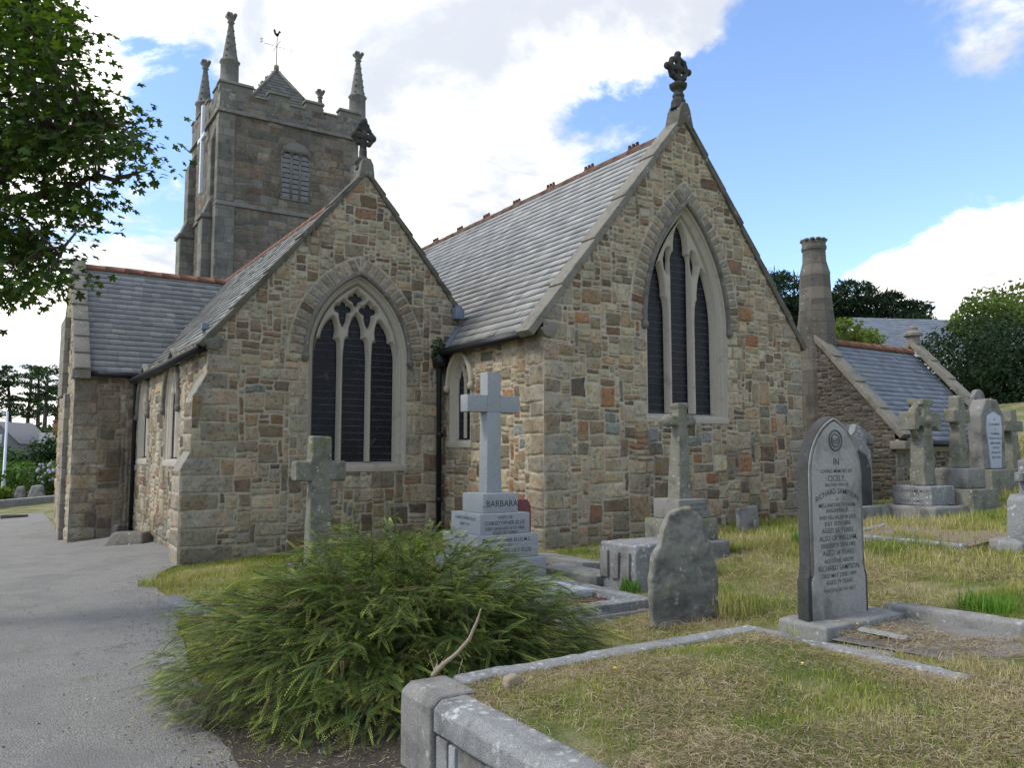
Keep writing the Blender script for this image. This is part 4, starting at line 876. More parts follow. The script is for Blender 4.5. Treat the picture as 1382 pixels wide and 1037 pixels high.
# 5 dark broken slab
def slab(pts, x, y, z, rz, tilt, th, mat, name, bevel=.02, rough=.012, voxel=.018, freq=9, parent=None, **tg):
    m = MB(); m.prism(pts, (0, 0, 0), X, Z, mY, -th/2, th/2); m.xform(Matrix.Translation((x, y, z)) @ Matrix.Rotation(rz, 4, 'Z') @ Matrix.Rotation(tilt, 4, 'X')); return m.build(name, M[mat], parent, bevel=bevel, rough=rough, voxel=voxel, freq=freq, **tg)
g = gz1(5.45, 5.5)
slab([(-0.317, -0.200), (0.317, -0.200), (0.330, 0.320), (0.321, 0.500), (0.273, 0.580), (0.238, 0.730), (0.194, 0.800), (0.180, 0.930), (0.114, 1.000), (0.053, 1.050), (-0.044, 1.040), (-0.141, 1.000), (-0.176, 0.930), (-0.216, 0.840), (-0.238, 0.700), (-0.295, 0.600), (-0.308, 0.450), (-0.326, 0.380), (-0.317, 0.100)], 5.46, 5.5, g, -.42, .05, .11, 'darkslate', 'headstone', bevel=.012, rough=.022, freq=8, voxel=.012,
     label='dark uninscribed slate headstone with broken rounded top, in the grass before the chest tomb', cat='headstone')
# 6 small grey slab leaning on the wall
g = gz1(11.2, 9.9); slab([(-.30, -.1), (.32, -.1), (.33, .44), (-.27, .40)], 11.3, 9.75, g, .1, -.12, .07, 'greygranite', 'stone_slab', rough=.004, label='small plain grey slab leaning before the chancel wall', cat='slab')
m = MB(); m.prism([(-.02, 0), (.10, 0), (.10, .1), (.07, .18), (.03, .2), (-.01, .16)], (11.35, 9.66, g), X, Z, mY, 0, .03); m.build('stone_chip', M['lichgranite'], None, bevel=.01, label='mossy stone chip propped against the small grey slab', cat='stone')
# 7 pointed headstone with inscription and its kerbed grave
x, y = 5.99, 4.27; g = gz1(x, y)
gr = thing('headstone', (x, y, g), 'tall pointed pale headstone with lead lettering, black edges and stone base', 'headstone')
def pointed(hw, sp, R, z0, foot=0.0, fz=.0, k_=10):
    th = math.acos((R-hw)/R); P = []
    if foot: P += [(-hw-foot, z0), (-hw-foot, fz-.05), (-hw-foot*.4, fz), (-hw, fz+.06)]
    else: P += [(-hw, z0)]
    P += [(-hw+R-R*math.cos(th*i/k_), sp+R*math.sin(th*i/k_)) for i in range(k_+1)]
    return (P+[(-u, v) for u, v in P[-2::-1]])[::-1]
m = MB(); m.prism(pointed(.365, 1.41, .52, .24, .035, .60), (x, y, 0), X, Z, mY, -.06, .045); body = m.build('slab', M['headedge'], gr, bevel=.006)
m = MB(); m.prism(pointed(.325, 1.41, .475, .24, .03, .60), (x, y, 0), X, Z, mY, .03, .058); face = m.build('face', M['headstone'], gr, bevel=.003)
m = MB(); pl = Plane((x, y, 0), X, Z, mY)
for hw in (.352, .338):
    p_ = [(u, v) for u, v in pointed(hw, 1.41, .50, .60, 0)]; m.tube([pl.at(u, v, .047) for u, v in p_], .007, 6)
m.build('moulding', M['headstone'], gr)
t = MB(); pf = Plane((x, y, 0), X, Z, mY); zz = lambda py: 1.6+(611-py)*.00625
for i in range(24): pass
t2 = MB(); t2.tube([pf.at(.085*math.cos(2*PI*i/24), 1.70+.085*math.sin(2*PI*i/24), .059) for i in range(25)], .008, 5, cap=False); t2.tube([pf.at(.055*math.cos(2*PI*i/24), 1.70+.055*math.sin(2*PI*i/24), .059) for i in range(25)], .005, 5, cap=False); text_into(t2, 'IHS', pf, 0, 1.672, .07, .0615); t2.build('emblem', M['faint'], face)
LN = [('IN', 628, .085, 0), ('LOVING MEMORY OF', 638.5, .045, 0), ('CICELY,', 649.5, .07, 0), ('BELOVED WIFE OF', 656.5, .038, 0), ('RICHARD SAMPSON', 677.5, .068, .07), ('OF', 675.5, .03, 0), ('MELLANOWETH FARM,', 684, .048, 0), ('ANGARRACK,', 691, .05, 0), ('WHO FELL ASLEEP IN JESUS', 700, .046, 0), ('JULY 10TH 1890,', 708.5, .050, 0), ('AGED 65 YEARS.', 718, .06, 0), ('ALSO OF WILLIAM,', 728, .062, 0), ('DIED SEPTR 20TH 1887,', 737, .05, 0), ('AGED 18 YEARS.', 747, .06, 0)]
for s, py, sz, bd in LN:
    wmax = .60; text_into(t, s, pf, .0, zz(py), sz, .0605, sx=min(1.0, wmax/(len(s)*sz*.62)), bend=bd)
t.build('inscription', plain('worn_letter', (.075, .076, .075), .7), face)
t = MB()
for s, py, sz in [('ALSO THE ABOVE', 757, .05), ('RICHARD SAMPSON,', 767, .062), ('DIED MAY 22ND 1899,', 776, .048), ('AGED 79 YEARS.', 785, .05), ('PEACEFUL BE THY REST', 795, .04)]:
    text_into(t, s, pf, 0, zz(py), sz, .0605, sx=min(1.0, .6/(len(s)*sz*.62)))
t.build('inscription', M['faint'], face)
m = MB(); m.box(x-.50, y-.28, g-.15, x+.62, y+.22, .245, top=.02); m.build('base', M['kerb'], gr, bevel=.02, rough=.01, voxel=.018, freq=12)
gr = thing('grave_kerb', (5.9, 3, .2), 'low granite grave kerb round a bare earth bed, before the tall pointed headstone', 'grave')
def kerb_run(m, a, b, w, z0, z1, h):
    a, b = Vector(a), Vector(b); t = (b-a).normalized(); s_ = Vector((-t.y, t.x))*w/2; q = [a-s_, b-s_, b+s_, a+s_]; zz_ = [z0, z1, z1, z0]
    m.poly([(p_.x, p_.y, z_-.25) for p_, z_ in zip(q, zz_)]+[(p_.x, p_.y, z_+h) for p_, z_ in zip(q, zz_)], [[3, 2, 1, 0], [4, 5, 6, 7], [0, 1, 5, 4], [1, 2, 6, 5], [2, 3, 7, 6], [3, 0, 4, 7]])
m = MB(); kerb_run(m, (6.70, 4.22), (6.42, 1.2), .17, .15, .26, .14); kerb_run(m, (5.56, 3.96), (5.50, 1.2), .16, .06, .2, .07); m.build('kerb', M['kerb'], gr, bevel=.02, rough=.008, voxel=.02)
m = MB(); m.poly([(5.55, 1.2, .275), (6.45, 1.2, .31), (6.65, 4.1, .20), (5.55, 4.0, .15)], [[0, 1, 2, 3]]); m.build('bed', M['concrete'], gr)
m = MB(); m.prism([(0, 0), (.52, .02), (.50, .05), (.04, .04)], (5.72, 3.9, .17), X, Z, mY, 0, .4); m.xform(Matrix.Translation((5.9, 3.8, .17)) @ Matrix.Rotation(.25, 4, 'Y') @ Matrix.Translation((-5.9, -3.8, -.17)))
m.build('stone_slab', M['kerb'], None, bevel=.01, label='broken tilted stone slab at the foot of the tall pointed headstone', cat='slab')
# 8 ringed celtic cross
def mono(x, y, label, cat='grave cross', name='grave_cross'): g = gz1(x, y); return thing(name, (x, y, g), label, cat), g
x, y = 14.22, 8.22; gr, g = mono(x, y, 'squat celtic cross with pierced ringed head, rough with pale lichen, on a block base')
m = MB(); m.box(x-.20, y-.15, 1.0, x+.20, y+.15, 1.95, top=(x-.15, y-.12, x+.15, y+.12)); m.box(x-.11, y-.14, 1.9, x+.11, y+.14, 2.56); m.box(x-.41, y-.14, 2.06, x+.41, y+.14, 2.26)
for sx_ in (-1, 1): m.box(x+sx_*.36-.07, y-.15, 2.0, x+sx_*.36+.07, y+.15, 2.32)
m.box(x-.17, y-.15, 2.46, x+.17, y+.15, 2.56)
P = [(x+.29*math.cos(2*PI*i/28), y, 2.16+.29*math.sin(2*PI*i/28)) for i in range(29)]; m.tube(P, .07, 8, cap=False); m.sphere((x, y-.12, 2.16), .11)
m.build('cross_head', M['lichgranite'], gr, rough=.018, voxel=.022, freq=10, seed=8)
m = MB(); m.box(x-.38, y-.36, .66, x+.38, y+.36, 1.0); s_ = m.build('step', M['kerbwhite'], gr, bevel=.02); t = MB(); pl = Plane((x-.38, y, .66), mY, Z, mX)
for i in range(3): text_into(t, ('IN LOVING MEMORY', 'OF', 'JOHN JAMES')[i], pl, 0, .23-.09*i, .075)
t.build('inscription', M['faint'], s_)
m = MB(); m.box(x-.62, y-.55, g-.3, x+.62, y+.55, .66); m.build('plinth', M['greygranite'], gr, bevel=.03, rough=.012, voxel=.03)
# 9 latin cross on steps
x, y = 15.15, 8.05; gr, g = mono(x, y, 'plain granite latin cross with chamfered shaft on two steps, right of the celtic cross')
m = MB(); m.box(x-.17, y-.13, 1.30, x+.17, y+.13, 2.05, top=(x-.115, y-.10, x+.115, y+.10)); m.box(x-.115, y-.10, 2.05, x+.115, y+.10, 2.66); m.box(x-.29, y-.10, 2.15, x+.29, y+.10, 2.40); m.build('cross_shaft', M['lichgranite'], gr, bevel=.03, rough=.006, voxel=.022)
m = MB(); m.box(x-.31, y-.31, .94, x+.31, y+.31, 1.31); m.build('step', M['greygranite'], gr, bevel=.03); m = MB(); m.box(x-.45, y-.45, g-.3, x+.45, y+.45, .94); m.build('step', M['lichgranite'], gr, bevel=.03)
# 10 headstone with pale inset panel
x, y = 17.1, 8.5; gr, g = mono(x, y, 'broad rough headstone with coffin-shaped pale inscribed panel on a block base', 'headstone', 'headstone')
m = MB(); m.prism([(-.44, 1.25), (.44, 1.25), (.46, 2.35), (.22, 2.68), (-.22, 2.68), (-.46, 2.35)], (x, y, 0), X, Z, mY, -.16, .13); s0 = m.build('slab', M['greygranite'], gr, bevel=.03, rough=.012, voxel=.025)
m = MB(); m.prism([(-.20, 1.28), (.20, 1.28), (.30, 2.12), (.26, 2.34), (0, 2.42), (-.26, 2.34), (-.30, 2.12)], (x, y, 0), X, Z, mY, .12, .158); fc = m.build('panel', M['marble'], gr, bevel=.006); t = MB(); pl = Plane((x, y, 0), X, Z, mY)
for i, s in enumerate(('IN', 'LOVING MEMORY', 'OF', 'WILLIAM JOHN', 'THE BELOVED SON OF', 'JAMES AND MARY', 'WHO DIED', 'APRIL 4TH 1902', 'AGED 21 YEARS')): text_into(t, s, pl, 0, 2.24-.095*i, .062, .161, sx=.8)
t.build('inscription', M['letter'], fc)
m = MB(); m.box(x-.56, y-.34, g-.3, x+.56, y+.30, 1.26); m.build('base', M['lichgranite'], gr, bevel=.03)
# 11-14 others
x, y = 18.55, 8.75; gr, g = mono(x, y, 'granite cross half hidden behind the headstone with the pale panel')
m = MB(); rect_latin(m, x, y, g+.2, 2.52, .26, .22, 2.05, 2.28, .78, .05); m.build('cross_shaft', M['lichgranite'], gr, bevel=.02); m = MB(); m.box(x-.4, y-.4, g-.3, x+.4, y+.4, g+.25); m.build('step', M['greygranite'], gr, bevel=.03)
x, y = 20.55, 10.4; g = gz1(x, y)
m = MB(); m.prism([(-.27, g-.3), (.27, g-.3)]+[(.27*math.cos(PI*i/10), 2.86+.30*math.sin(PI*i/10)) for i in range(11)], (x, y, 0), X, Z, mY, -.06, .06); m.build('headstone', M['greygranite'], None, bevel=.015, label='plain round-topped headstone seen over the headstone with the pale panel', cat='headstone')
x, y = 13.0, 8.75; gr, g = mono(x, y, 'dark pointed headstone crusted with pale lichen at its top, behind the tall lettered one', 'headstone', 'headstone')
m = MB(); m.prism([(-.42, g+.2), (.42, g+.2), (.42, 1.62), (.30, 1.72), (.22, 1.90), (.07, 1.98), (0, 2.12), (-.07, 1.98), (-.22, 1.90), (-.30, 1.72), (-.42, 1.62)], (x, y, 0), X, Z, mY, -.08, .06); m.build('slab', M['kerbwhite'], gr, bevel=.015, rough=.01, voxel=.02)
m = MB(); m.prism([(-.34, g+.25), (.34, g+.25), (.34, 1.3), (.22, 1.55), (0, 1.64), (-.22, 1.55), (-.34, 1.3)], (x, y, 0), X, Z, mY, .05, .085); m.build('face', M['headedge'], gr, bevel=.004); m = MB(); m.box(x-.55, y-.3, g-.3, x+.55, y+.25, g+.24); m.build('base', M['greygranite'], gr, bevel=.02)
x, y = 11.48, 5.25; gr, g = mono(x, y, 'stout shouldered granite headstone topped with a small cross at the right edge', 'headstone', 'headstone')
m = MB(); m.prism([(-.32, g+.06), (.32, g+.06), (.28, .98), (.18, 1.06), (-.18, 1.06), (-.28, .98)], (x, y, 0), X, Z, mY, -.12, .12); s0 = m.build('slab', M['kerbwhite'], gr, bevel=.02, rough=.008, voxel=.02); m = MB(); rect_latin(m, x, y, 1.05, 1.50, .13, .11, 1.22, 1.34, .36); m.build('top_cross', M['kerbwhite'], gr, bevel=.012)
m = MB(); m.box(x-.45, y-.28, g-.2, x+.45, y+.28, g+.08); m.build('base', M['kerb'], gr, bevel=.02)
m = MB(); m.box(-.24, -.15, -.05, .24, .15, .1, top=.02); m.xform(Matrix.Translation((10.95, 5.2, gz1(10.95, 5.2)+.02)) @ Matrix.Rotation(.3, 4, 'Z') @ Matrix.Rotation(.1, 4, 'X')); m.build('stone_block', M['kerb'], None, bevel=.02, rough=.012, voxel=.02, label='loose lichened stone block beside the shouldered headstone at the right edge', cat='stone')
# lying ledger stones beyond the kerbed grave
for (x, y, rz, tl_, w_, l_, lab) in ((6.75, 9.0, .05, .10, .55, 1.3, 'grey ledger stone tilted in the grass between tall pale cross and chest tomb'), (6.25, 8.1, .05, -.05, .38, 1.1, 'narrow mossy ledger stone sunk beside the marble tablet')):
    m = MB(); m.box(-w_/2, -l_/2, -.06, w_/2, l_/2, .05); m.xform(Matrix.Translation((x, y, gz1(x, y)+.05)) @ Matrix.Rotation(rz, 4, 'Z') @ Matrix.Rotation(tl_, 4, 'Y')); m.build('ledger_stone', M['kerb'], None, bevel=.012, label=lab, cat='grave slab')
# pillar tomb in the gap beside the chancel
x, y = 15.35, 10.55; gr, g = mono(x, y, 'square stone pedestal tomb with moulded cap in the gap right of the chancel', 'tomb', 'pedestal_tomb')
m = MB(); m.box(x-.32, y-.32, g-.3, x+.32, y+.32, 1.78); m.build('die', M['headedge'], gr, bevel=.01); m = MB(); m.box(x-.42, y-.42, 1.78, x+.42, y+.42, 1.95); m.box(x-.40, y-.40, 1.952, x+.40, y+.40, 2.2, top=.22); m.build('cap', M['greygranite'], gr, bevel=.02)
# mid kerbed grave filled with gravel
gr = thing('grave_kerb', (11.3, 6.6, .3), 'low pale kerb round a bed of reddish gravel in the middle of the grass', 'grave')
m = MB(); kerb_run(m, (10.98, 7.6), (10.78, 5.7), .14, gz1(10.98, 7.6)-.02, gz1(10.78, 5.7)-.02, .08); kerb_run(m, (10.98, 7.6), (12.2, 7.7), .14, gz1(11, 7.6)-.02, gz1(12.2, 7.7)-.02, .08); m.build('kerb', M['kerbwhite'], gr, bevel=.02, rough=.01, voxel=.02)
m = MB(); c4 = [(11.0, 7.55), (12.3, 7.65), (12.2, 5.7), (10.8, 5.65)]; m.poly([(a, b, gz1(a, b)+.03) for a, b in c4][::-1], [[0, 1, 2, 3]]); m.build('gravel', m_stone('red_gravel', (.22, .165, .12), (.13, .10, .065), (.33, .26, .2), dk=.5, lc=.4, speck=.6, sc=1.0), gr)
# foreground raised plot
gr = thing('raised_grave_plot', (3.3, 3, 0), 'raised grave plot edged with lichened granite kerbs, grass grown across its top', 'grave')
px0, px1, py0, py1 = 1.93, 4.66, -.6, 4.02
def chamfer_run(m, a, b, w, z0, z1, ch, axis):
    """kerb with sloped outer shoulder; a..b along axis, outer face at w[0], inner at w[1]"""
    o, i = w; sg = 1 if i > o else -1; pr = [(o, z0), (i, z0), (i, z1), (o+sg*ch, z1), (o, z1-ch*.8)]
    if axis == 'y': m.poly([(u, a, z) for u, z in pr]+[(u, b, z) for u, z in pr], [[0, 1, 2, 3, 4], [9, 8, 7, 6, 5]]+[[j, (j+1) % 5, 5+(j+1) % 5, 5+j] for j in range(5)])
    else: m.poly([(a, u, z) for u, z in pr]+[(b, u, z) for u, z in pr], [[0, 1, 2, 3, 4], [9, 8, 7, 6, 5]]+[[j, (j+1) % 5, 5+(j+1) % 5, 5+j] for j in range(5)])
m = MB(); chamfer_run(m, py0, 3.70, (px0, px0+.20), .20, .355, .05, 'y'); m.build('coping_kerb', M['kerbwhite'], gr, bevel=.004, rough=.006, voxel=.010, freq=16)
m = MB(); m.box(px0+.03, py0, -.35, px0+.2, 3.70, .19); m.build('wall_face', M['darkslate'], gr, bevel=.004)
m = MB(); chamfer_run(m, 3.71, 4.06, (px0-.01, px0+.26), -.35, .365, .055, 'y'); m.build('corner_post', M['greygranite'], gr, bevel=.008, rough=.004, voxel=.012, freq=20)
m = MB(); m.box(px0+.012, 3.50, -.35, px0+.06, 3.56, .18); m.build('mortar_strip', M['palegranite'], gr, bevel=.006); m = MB(); m.box(px0+.012, 3.58, -.35, px0+.06, 3.69, .185); m.build('infill_stone', M['kerb'], gr, bevel=.008)
m = MB(); m.box(px0+.29, 3.88, -.2, px1, 4.04, .365); m.build('kerb', M['kerbwhite'], gr, bevel=.015, rough=.008, voxel=.016, freq=16)
m = MB(); m.box(px1-.14, 2.42, -.2, px1, 3.88, .365); m.build('kerb', M['kerbwhite'], gr, bevel=.015, rough=.008, voxel=.016, freq=16)
def plot_z(x, y):
    e = np.minimum(np.minimum((x-px0-.2)/.35, (3.88-y)/.35), np.where(y > 2.4, (px1-.12-x)/.3, 1)); e = np.clip(e, 0, 1)
    return .335+.05*e+.035*(fbm(x*1.7, y*1.7, 12, 4)-.5)*e
XX, YY = np.meshgrid(np.linspace(px0+.16, px1-.08, 70), np.linspace(py0, 3.92, 110)); ZZ = plot_z(XX, YY); ix = np.arange(XX.size).reshape(XX.shape)
mk('turf_bed', np.stack([XX, YY, ZZ], -1).reshape(-1, 3), np.stack([ix[:-1, :-1], ix[:-1, 1:], ix[1:, 1:], ix[1:, :-1]], -1).reshape(-1, 4), M['turf'], gr, smooth=True)
# kerb stone, loose rocks by the path
m = MB(); m.box(-.13, -.5, -.2, .13, .5, .1); m.xform(Matrix.Translation((1.98, 9.95, gz1(1.98, 9.95))) @ Matrix.Rotation(.22, 4, 'Z')); m.build('kerb_stone', M['kerb'], None, bevel=.02, rough=.012, voxel=.02, label='grey kerb stone at the edge of the path left of the bush', cat='kerb stone')
for (x, y, sx_, sy_, sz_, rz, lab) in ((2.78, 21.6, .24, .2, .34, .3, 'dark rounded boulder in the corner against the far wall'), (2.72, 19.6, .34, .5, .28, .9, 'wedge-shaped grey rock lying on the path by the side wall')):
    m = MB(); m.box(-sx_, -sy_, -.08, sx_, sy_, sz_, top=(-sx_*.7, -sy_*.75, sx_*.3, sy_*.6)); m.xform(Matrix.Translation((x, y, gz1(x, y))) @ Matrix.Rotation(rz, 4, 'Z')); m.build('rock', M['hood' if sx_ > .3 else 'headedge'], None, bevel=.05, rough=.03, voxel=.03, freq=5, label=lab, cat='rock')
m = MB(); m.box(2.95, 15.4, -.6, 3.10, 16.2, gz1(3, 15.8)+.035); m.build('drain_grate', M['iron'], None, bevel=.005, label='dark drain cover at the foot of the side wall', cat='drain')

# ================================================================== VESTRY
VX, VYr, VYe, VX1 = 17.5, 12.95, 10.74, 22.2
ves = thing('vestry', (19.8, 12.9, .6), 'small low stone vestry with slate roof and tall octagonal chimney, right of the church', 'building')
vs = (4.45-1.90)/(VYr-VYe+.1); vl = math.hypot(1, vs)
masonry('gable_wall', (VX, VYe, -.3), Y, Z, mX, 2*(VYr-VYe), 5.2, .022, 'vest', ves, mask=lambda u, v: v-.3 < 4.56-vs*np.abs(u-(VYr-VYe)), seed=91, big=.55, v0=1.5, mortar=(.14, .127, .103), dirt=.4, gap=.008)
masonry('eave_wall', (VX, VYe, -.3), X, Z, mY, VX1-VX, 2.2, .022, 'vest', ves, seed=92, big=.6, v0=1.5, mortar=(.33, .29, .21), quoinL=True)
m = MB(); m.box(VX+.02, VYe-.03, 1.62, VX1, VYe+.1, 1.9); m.build('eave_course', M['dressed'], ves)
masonry('end_wall', (VX1, VYe, -.3), Y, Z, X, 2*(VYr-VYe), 5.2, .05, 'vest', ves, mask=lambda u, v: v-.3 < 4.42-vs*np.abs(u-(VYr-VYe)), seed=93, v0=1.5)
NP = ((.135, .15, .18), (.115, .13, .16), (.16, .175, .20))
slates('roof', (VX+.25, VYe-.16, 1.86), X, (0, 1/vl, vs/vl), VX1-VX-.4, (VYr-VYe+.13)*vl, ves, expo=.17, wid=.26, seed=94, pal=NP, lift=.012)
slates('roof', (VX+.25, 2*VYr-VYe+.16, 1.86), X, (0, -1/vl, vs/vl), VX1-VX-.4, (VYr-VYe+.13)*vl, ves, expo=.3, wid=.4, seed=95, pal=NP)
ridge('ridge_tiles', (VX+.5, VYr, 4.52), (VX1-.15, VYr, 4.52), ves, r_=.12)
for s_ in (1, -1):
    y0 = VYr-s_*(VYr-VYe+.16)
    coping(ves, (VX+.16, y0, 1.92), (VX+.16, VYr, 4.62), mX, -.18, .22, 4, 'coping', th=.14); coping(ves, (VX1, y0, 1.92), (VX1, VYr, 4.66), mX, -.16, .2, 5, 'coping', th=.16)
m = MB(); m.box(VX-.08, VYe-.3, 1.66, VX+.38, VYe+.1, 1.86); m.box(VX1-.2, VYe-.3, 1.66, VX1+.2, VYe+.1, 1.86); m.build('kneeler', M['coping'], ves, bevel=.03)
m = MB(); m.tube([(VX+.3, VYe-.2, 1.80), (VX1-.2, VYe-.2, 1.78)], .055, 8); m.build('gutter', M['iron'], ves)
m = MB(); m.lathe([(.20, 0), (.17, .22), (.26, .26), (.26, .34), (.12, .42), (.14, .5), (.05, .56)], (VX1, VYr, 4.68), 8); m.build('finial', M['coping'], ves, bevel=.01)
CH = m_coursed('chimney_stone', (.145, .132, .108), (.06, .055, .047), (.44, .44, .40), dk=.5, lc=.5, speck=.25); cx, cy = 17.86, 13.0
m = MB(); m.lathe([(.50, -3.0), (.49, .05), (.475, .45), (.49, .50), (.44, .85), (.41, 1.25), (.385, 1.80), (.395, 1.88), (.36, 1.99), (.305, 2.2), (.295, 2.48), (.325, 2.52), (.325, 2.60), (.305, 2.63), (.305, 2.68), (.315, 2.76), (.24, 2.76), (.23, 2.6)], (cx, cy, 4.35), 8, sx=1, sy=1); ch = m.build('chimney', CH, ves, bevel=.01)
m = MB()
for q in range(12): an = 2*PI*q/12; m.box(cx+.28*math.cos(an)-.045, cy+.28*math.sin(an)-.045, 7.09, cx+.28*math.cos(an)+.045, cy+.28*math.sin(an)+.045, 7.15)
m.build('crown', CH, ch)
# ================================================================== PLANTS
def at(px, py, d_):
    """a point of the place: photo direction (px,py) taken d_ metres ahead of the camera"""
    cy_, sy_, cp_, sp_ = math.cos(.576), math.sin(.576), math.cos(.085), math.sin(.085)
    F = np.array([sy_*cp_, cy_*cp_, sp_]); R = np.array([cy_, -sy_, 0]); U = np.cross(R, F)
    return np.array([0, 0, 1.6])+d_*(F+R*(px-691)/1083.3+U*(518.5-py)/1083.3)
M['leaf'] = m_attr('broad_leaf', .6, .28, .25, .15, 3.0)
M['needle'] = m_attr('evergreen_leaf', .65, .15, .25, .12, 4.0)
M['grass'] = m_attr('grass_blade', .7, .3, .3, .15, 2.5)
M['bark'] = m_stone('bark', (.085, .07, .052), (.03, .026, .02), (.2, .2, .16), dk=.4, lc=.3, speck=.3)
M['deadwood'] = m_stone('dead_wood', (.27, .215, .15), (.12, .09, .06), dk=.3, lc=.2, speck=.2)
def norm(a): return a/np.maximum(np.linalg.norm(a, axis=-1, keepdims=True), 1e-9)
def inst(tv, tf, Mx, Pos, tcol):
    """copies of a template (tv verts, tf faces list of arrays) by (n,3,3) frames and (n,3) positions; tcol (n,k,3)"""
    n_, k_ = len(Pos), len(tv); V = np.einsum('nij,kj->nki', Mx, tv)+Pos[:, None, :]
    Fs = [(f_[None]+(np.arange(n_)*k_)[:, None, None]).reshape(-1, f_.shape[1]) for f_ in tf]
    return V.reshape(-1, 3), Fs, tcol.reshape(-1, 3)
# ---------------- grass
def blades(name, P, h, w_, col, r, lean=.5, parent=None, **tg):
    n_ = len(P); th = r.uniform(0, 2*PI, n_); u = np.stack([np.cos(th), np.sin(th), 0*th], 1); ph = r.uniform(0, 2*PI, n_); ln = np.abs(r.normal(0, lean, n_))
    dv = np.stack([np.cos(ph)*ln, np.sin(ph)*ln, np.ones(n_)], 1); dv = norm(dv); d2 = dv.copy(); d2[:, 2] -= .45*ln+.1; d2 = norm(d2)
    h = h[:, None]; w_ = w_[:, None]; b = P; mid = b+dv*h*.55; tip = mid+d2*h*.5
    V = np.stack([b-u*w_*.5, b+u*w_*.5, mid+u*w_*.4, mid-u*w_*.4, tip], 1).reshape(-1, 3); o = np.arange(n_)*5
    F = [np.stack([o, o+1, o+2, o+3], 1), np.stack([o+3, o+2, o+4], 1)]
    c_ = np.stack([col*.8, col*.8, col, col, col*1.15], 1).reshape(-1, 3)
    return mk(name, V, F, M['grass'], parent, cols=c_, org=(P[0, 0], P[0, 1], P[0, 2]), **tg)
def gcol(P, r, dry=.45):
    t = fbm(P[:, 0]*.9, P[:, 1]*.9, 33, 4)*.65+fbm(P[:, 0]*4, P[:, 1]*4, 35, 3)*.35; t = np.clip((t-.5)*3.2+dry+r.normal(0, .22, len(P)), 0, 1)[:, None]
    g = np.array([.165, .215, .040])*r.uniform(.6, 1.25, (len(P), 1)); s_ = np.array([.50, .41, .24])*r.uniform(.6, 1.2, (len(P), 1)); mid = np.array([.33, .325, .085])*r.uniform(.7, 1.2, (len(P), 1))
    return np.where(t < .5, g*(1-2*t)+mid*2*t, mid*(2-2*t)+s_*(2*t-1))
EXC = [(4.55, 6.1, 5.9, 9.2), (6.1, 6.88, 7.5, 7.68), (7.7, 7.85, 9.1, 9.1), (5.46, 3.95, 6.65, 4.52), (5.55, 1.2, 6.55, 4.0), (13.28, 7.7, 14.8, 9.0), (14.45, 7.4, 15.85, 8.75), (16.5, 8.1, 17.7, 8.85), (10.98, 4.9, 11.95, 5.6), (6.45, 8.35, 7.05, 9.65), (6.05, 7.55, 6.45, 8.65), (12.4, 8.4, 13.6, 9.05), (14.9, 10.1, 15.8, 11)]
def lawn_ok(x, y):
    k_ = np.ones(len(x), bool)
    for a, b, c_, d_ in EXC: k_ &= ~((x > a) & (x < c_) & (y > b) & (y < d_))
    k_ &= x > np.interp(y, PE[:, 0], PE[:, 1])+.03
    k_ &= ~((x > px0-.05) & (x < px1) & (y < 4.07))
    k_ &= ~((x > CX0-.02) & (x < CX1) & (y > CY)) & ~((x > 2.7) & (y > AY)) & ~((x > VX) & (y > VYe))
    k_ &= ~((x < 1.95) & (y < 4.75) & (y > 2)) & ~((x < 2.4) & (y < 5.6) & (y > 4) & (fbm(x*5, y*5, 41, 2) > .3))
    k_ &= ~((((x-2.5)*.839-(y-5.7)*.545)/1.5)**2+(((x-2.5)*.545+(y-5.7)*.839)/1.05)**2 < .8)
    return k_
r = np.random.default_rng(21)
def gz_n(x, y): return gz(x, y)-.025+.05*(fbm(x*1.4, y*1.4, 3, 4)-.5)
def lawn(name, n_, bx, hh, ww, dens=None, dry=.45, lean=.6):
    x = r.uniform(bx[0], bx[2], n_); y = r.uniform(bx[1], bx[3], n_); k_ = lawn_ok(x, y)
    k_ &= fbm(x*2.6, y*2.6, 77, 3)+r.uniform(-.25, .25, n_) > .34
    x, y = x[k_], y[k_]; P = np.stack([x, y, gz_n(x, y)-.005], 1); hs = hh*(.5+1.0*fbm(x*1.1, y*1.1, 61, 3))*r.uniform(.5, 1.4, len(x)); return blades(name, P, hs, ww*r.uniform(.6, 1.3, len(x)), gcol(P, r, dry), r, lean, kind='stuff')
lawn('lawn_grass', 90000, (1.2, 4.05, 8.5, 10.95), .062, .006, dry=.38)
lawn('lawn_grass', 75000, (8.5, 3.5, 15, 10.95), .075, .008, dry=.42)
lawn('lawn_grass', 42000, (1.9, 10.9, 7.75, 14.5), .06, .008, dry=.2)
lawn('lawn_grass', 45000, (4.66, .6, 9, 4.05), .075, .006, dry=.42)
lawn('lawn_grass', 50000, (9, .5, 22, 10.7), .13, .013, dry=.5); lawn('lawn_grass', 40000, (18, 6, 40, 20), .16, .03, dry=.55)
x = r.uniform(px0+.17, px1-.06, 62000); y = r.uniform(.8, 3.93, 62000); k_ = (fbm(x*4, y*4, 78, 3)+r.uniform(-.25, .25, len(x)) > .36) & ((x > px0+.26+.10*fbm(y*5, y*0, 2, 3)) | (r.random(len(x)) < .12)); x, y = x[k_], y[k_]
P = np.stack([x, y, plot_z(x, y)-.004], 1); blades('plot_grass', P, .034*(.4+1.1*fbm(x*2.2, y*2.2, 62, 3))*r.uniform(.4, 1.5, len(x)), .0042*r.uniform(.6, 1.3, len(x)), gcol(P, r, .42), r, .8, kind='stuff')
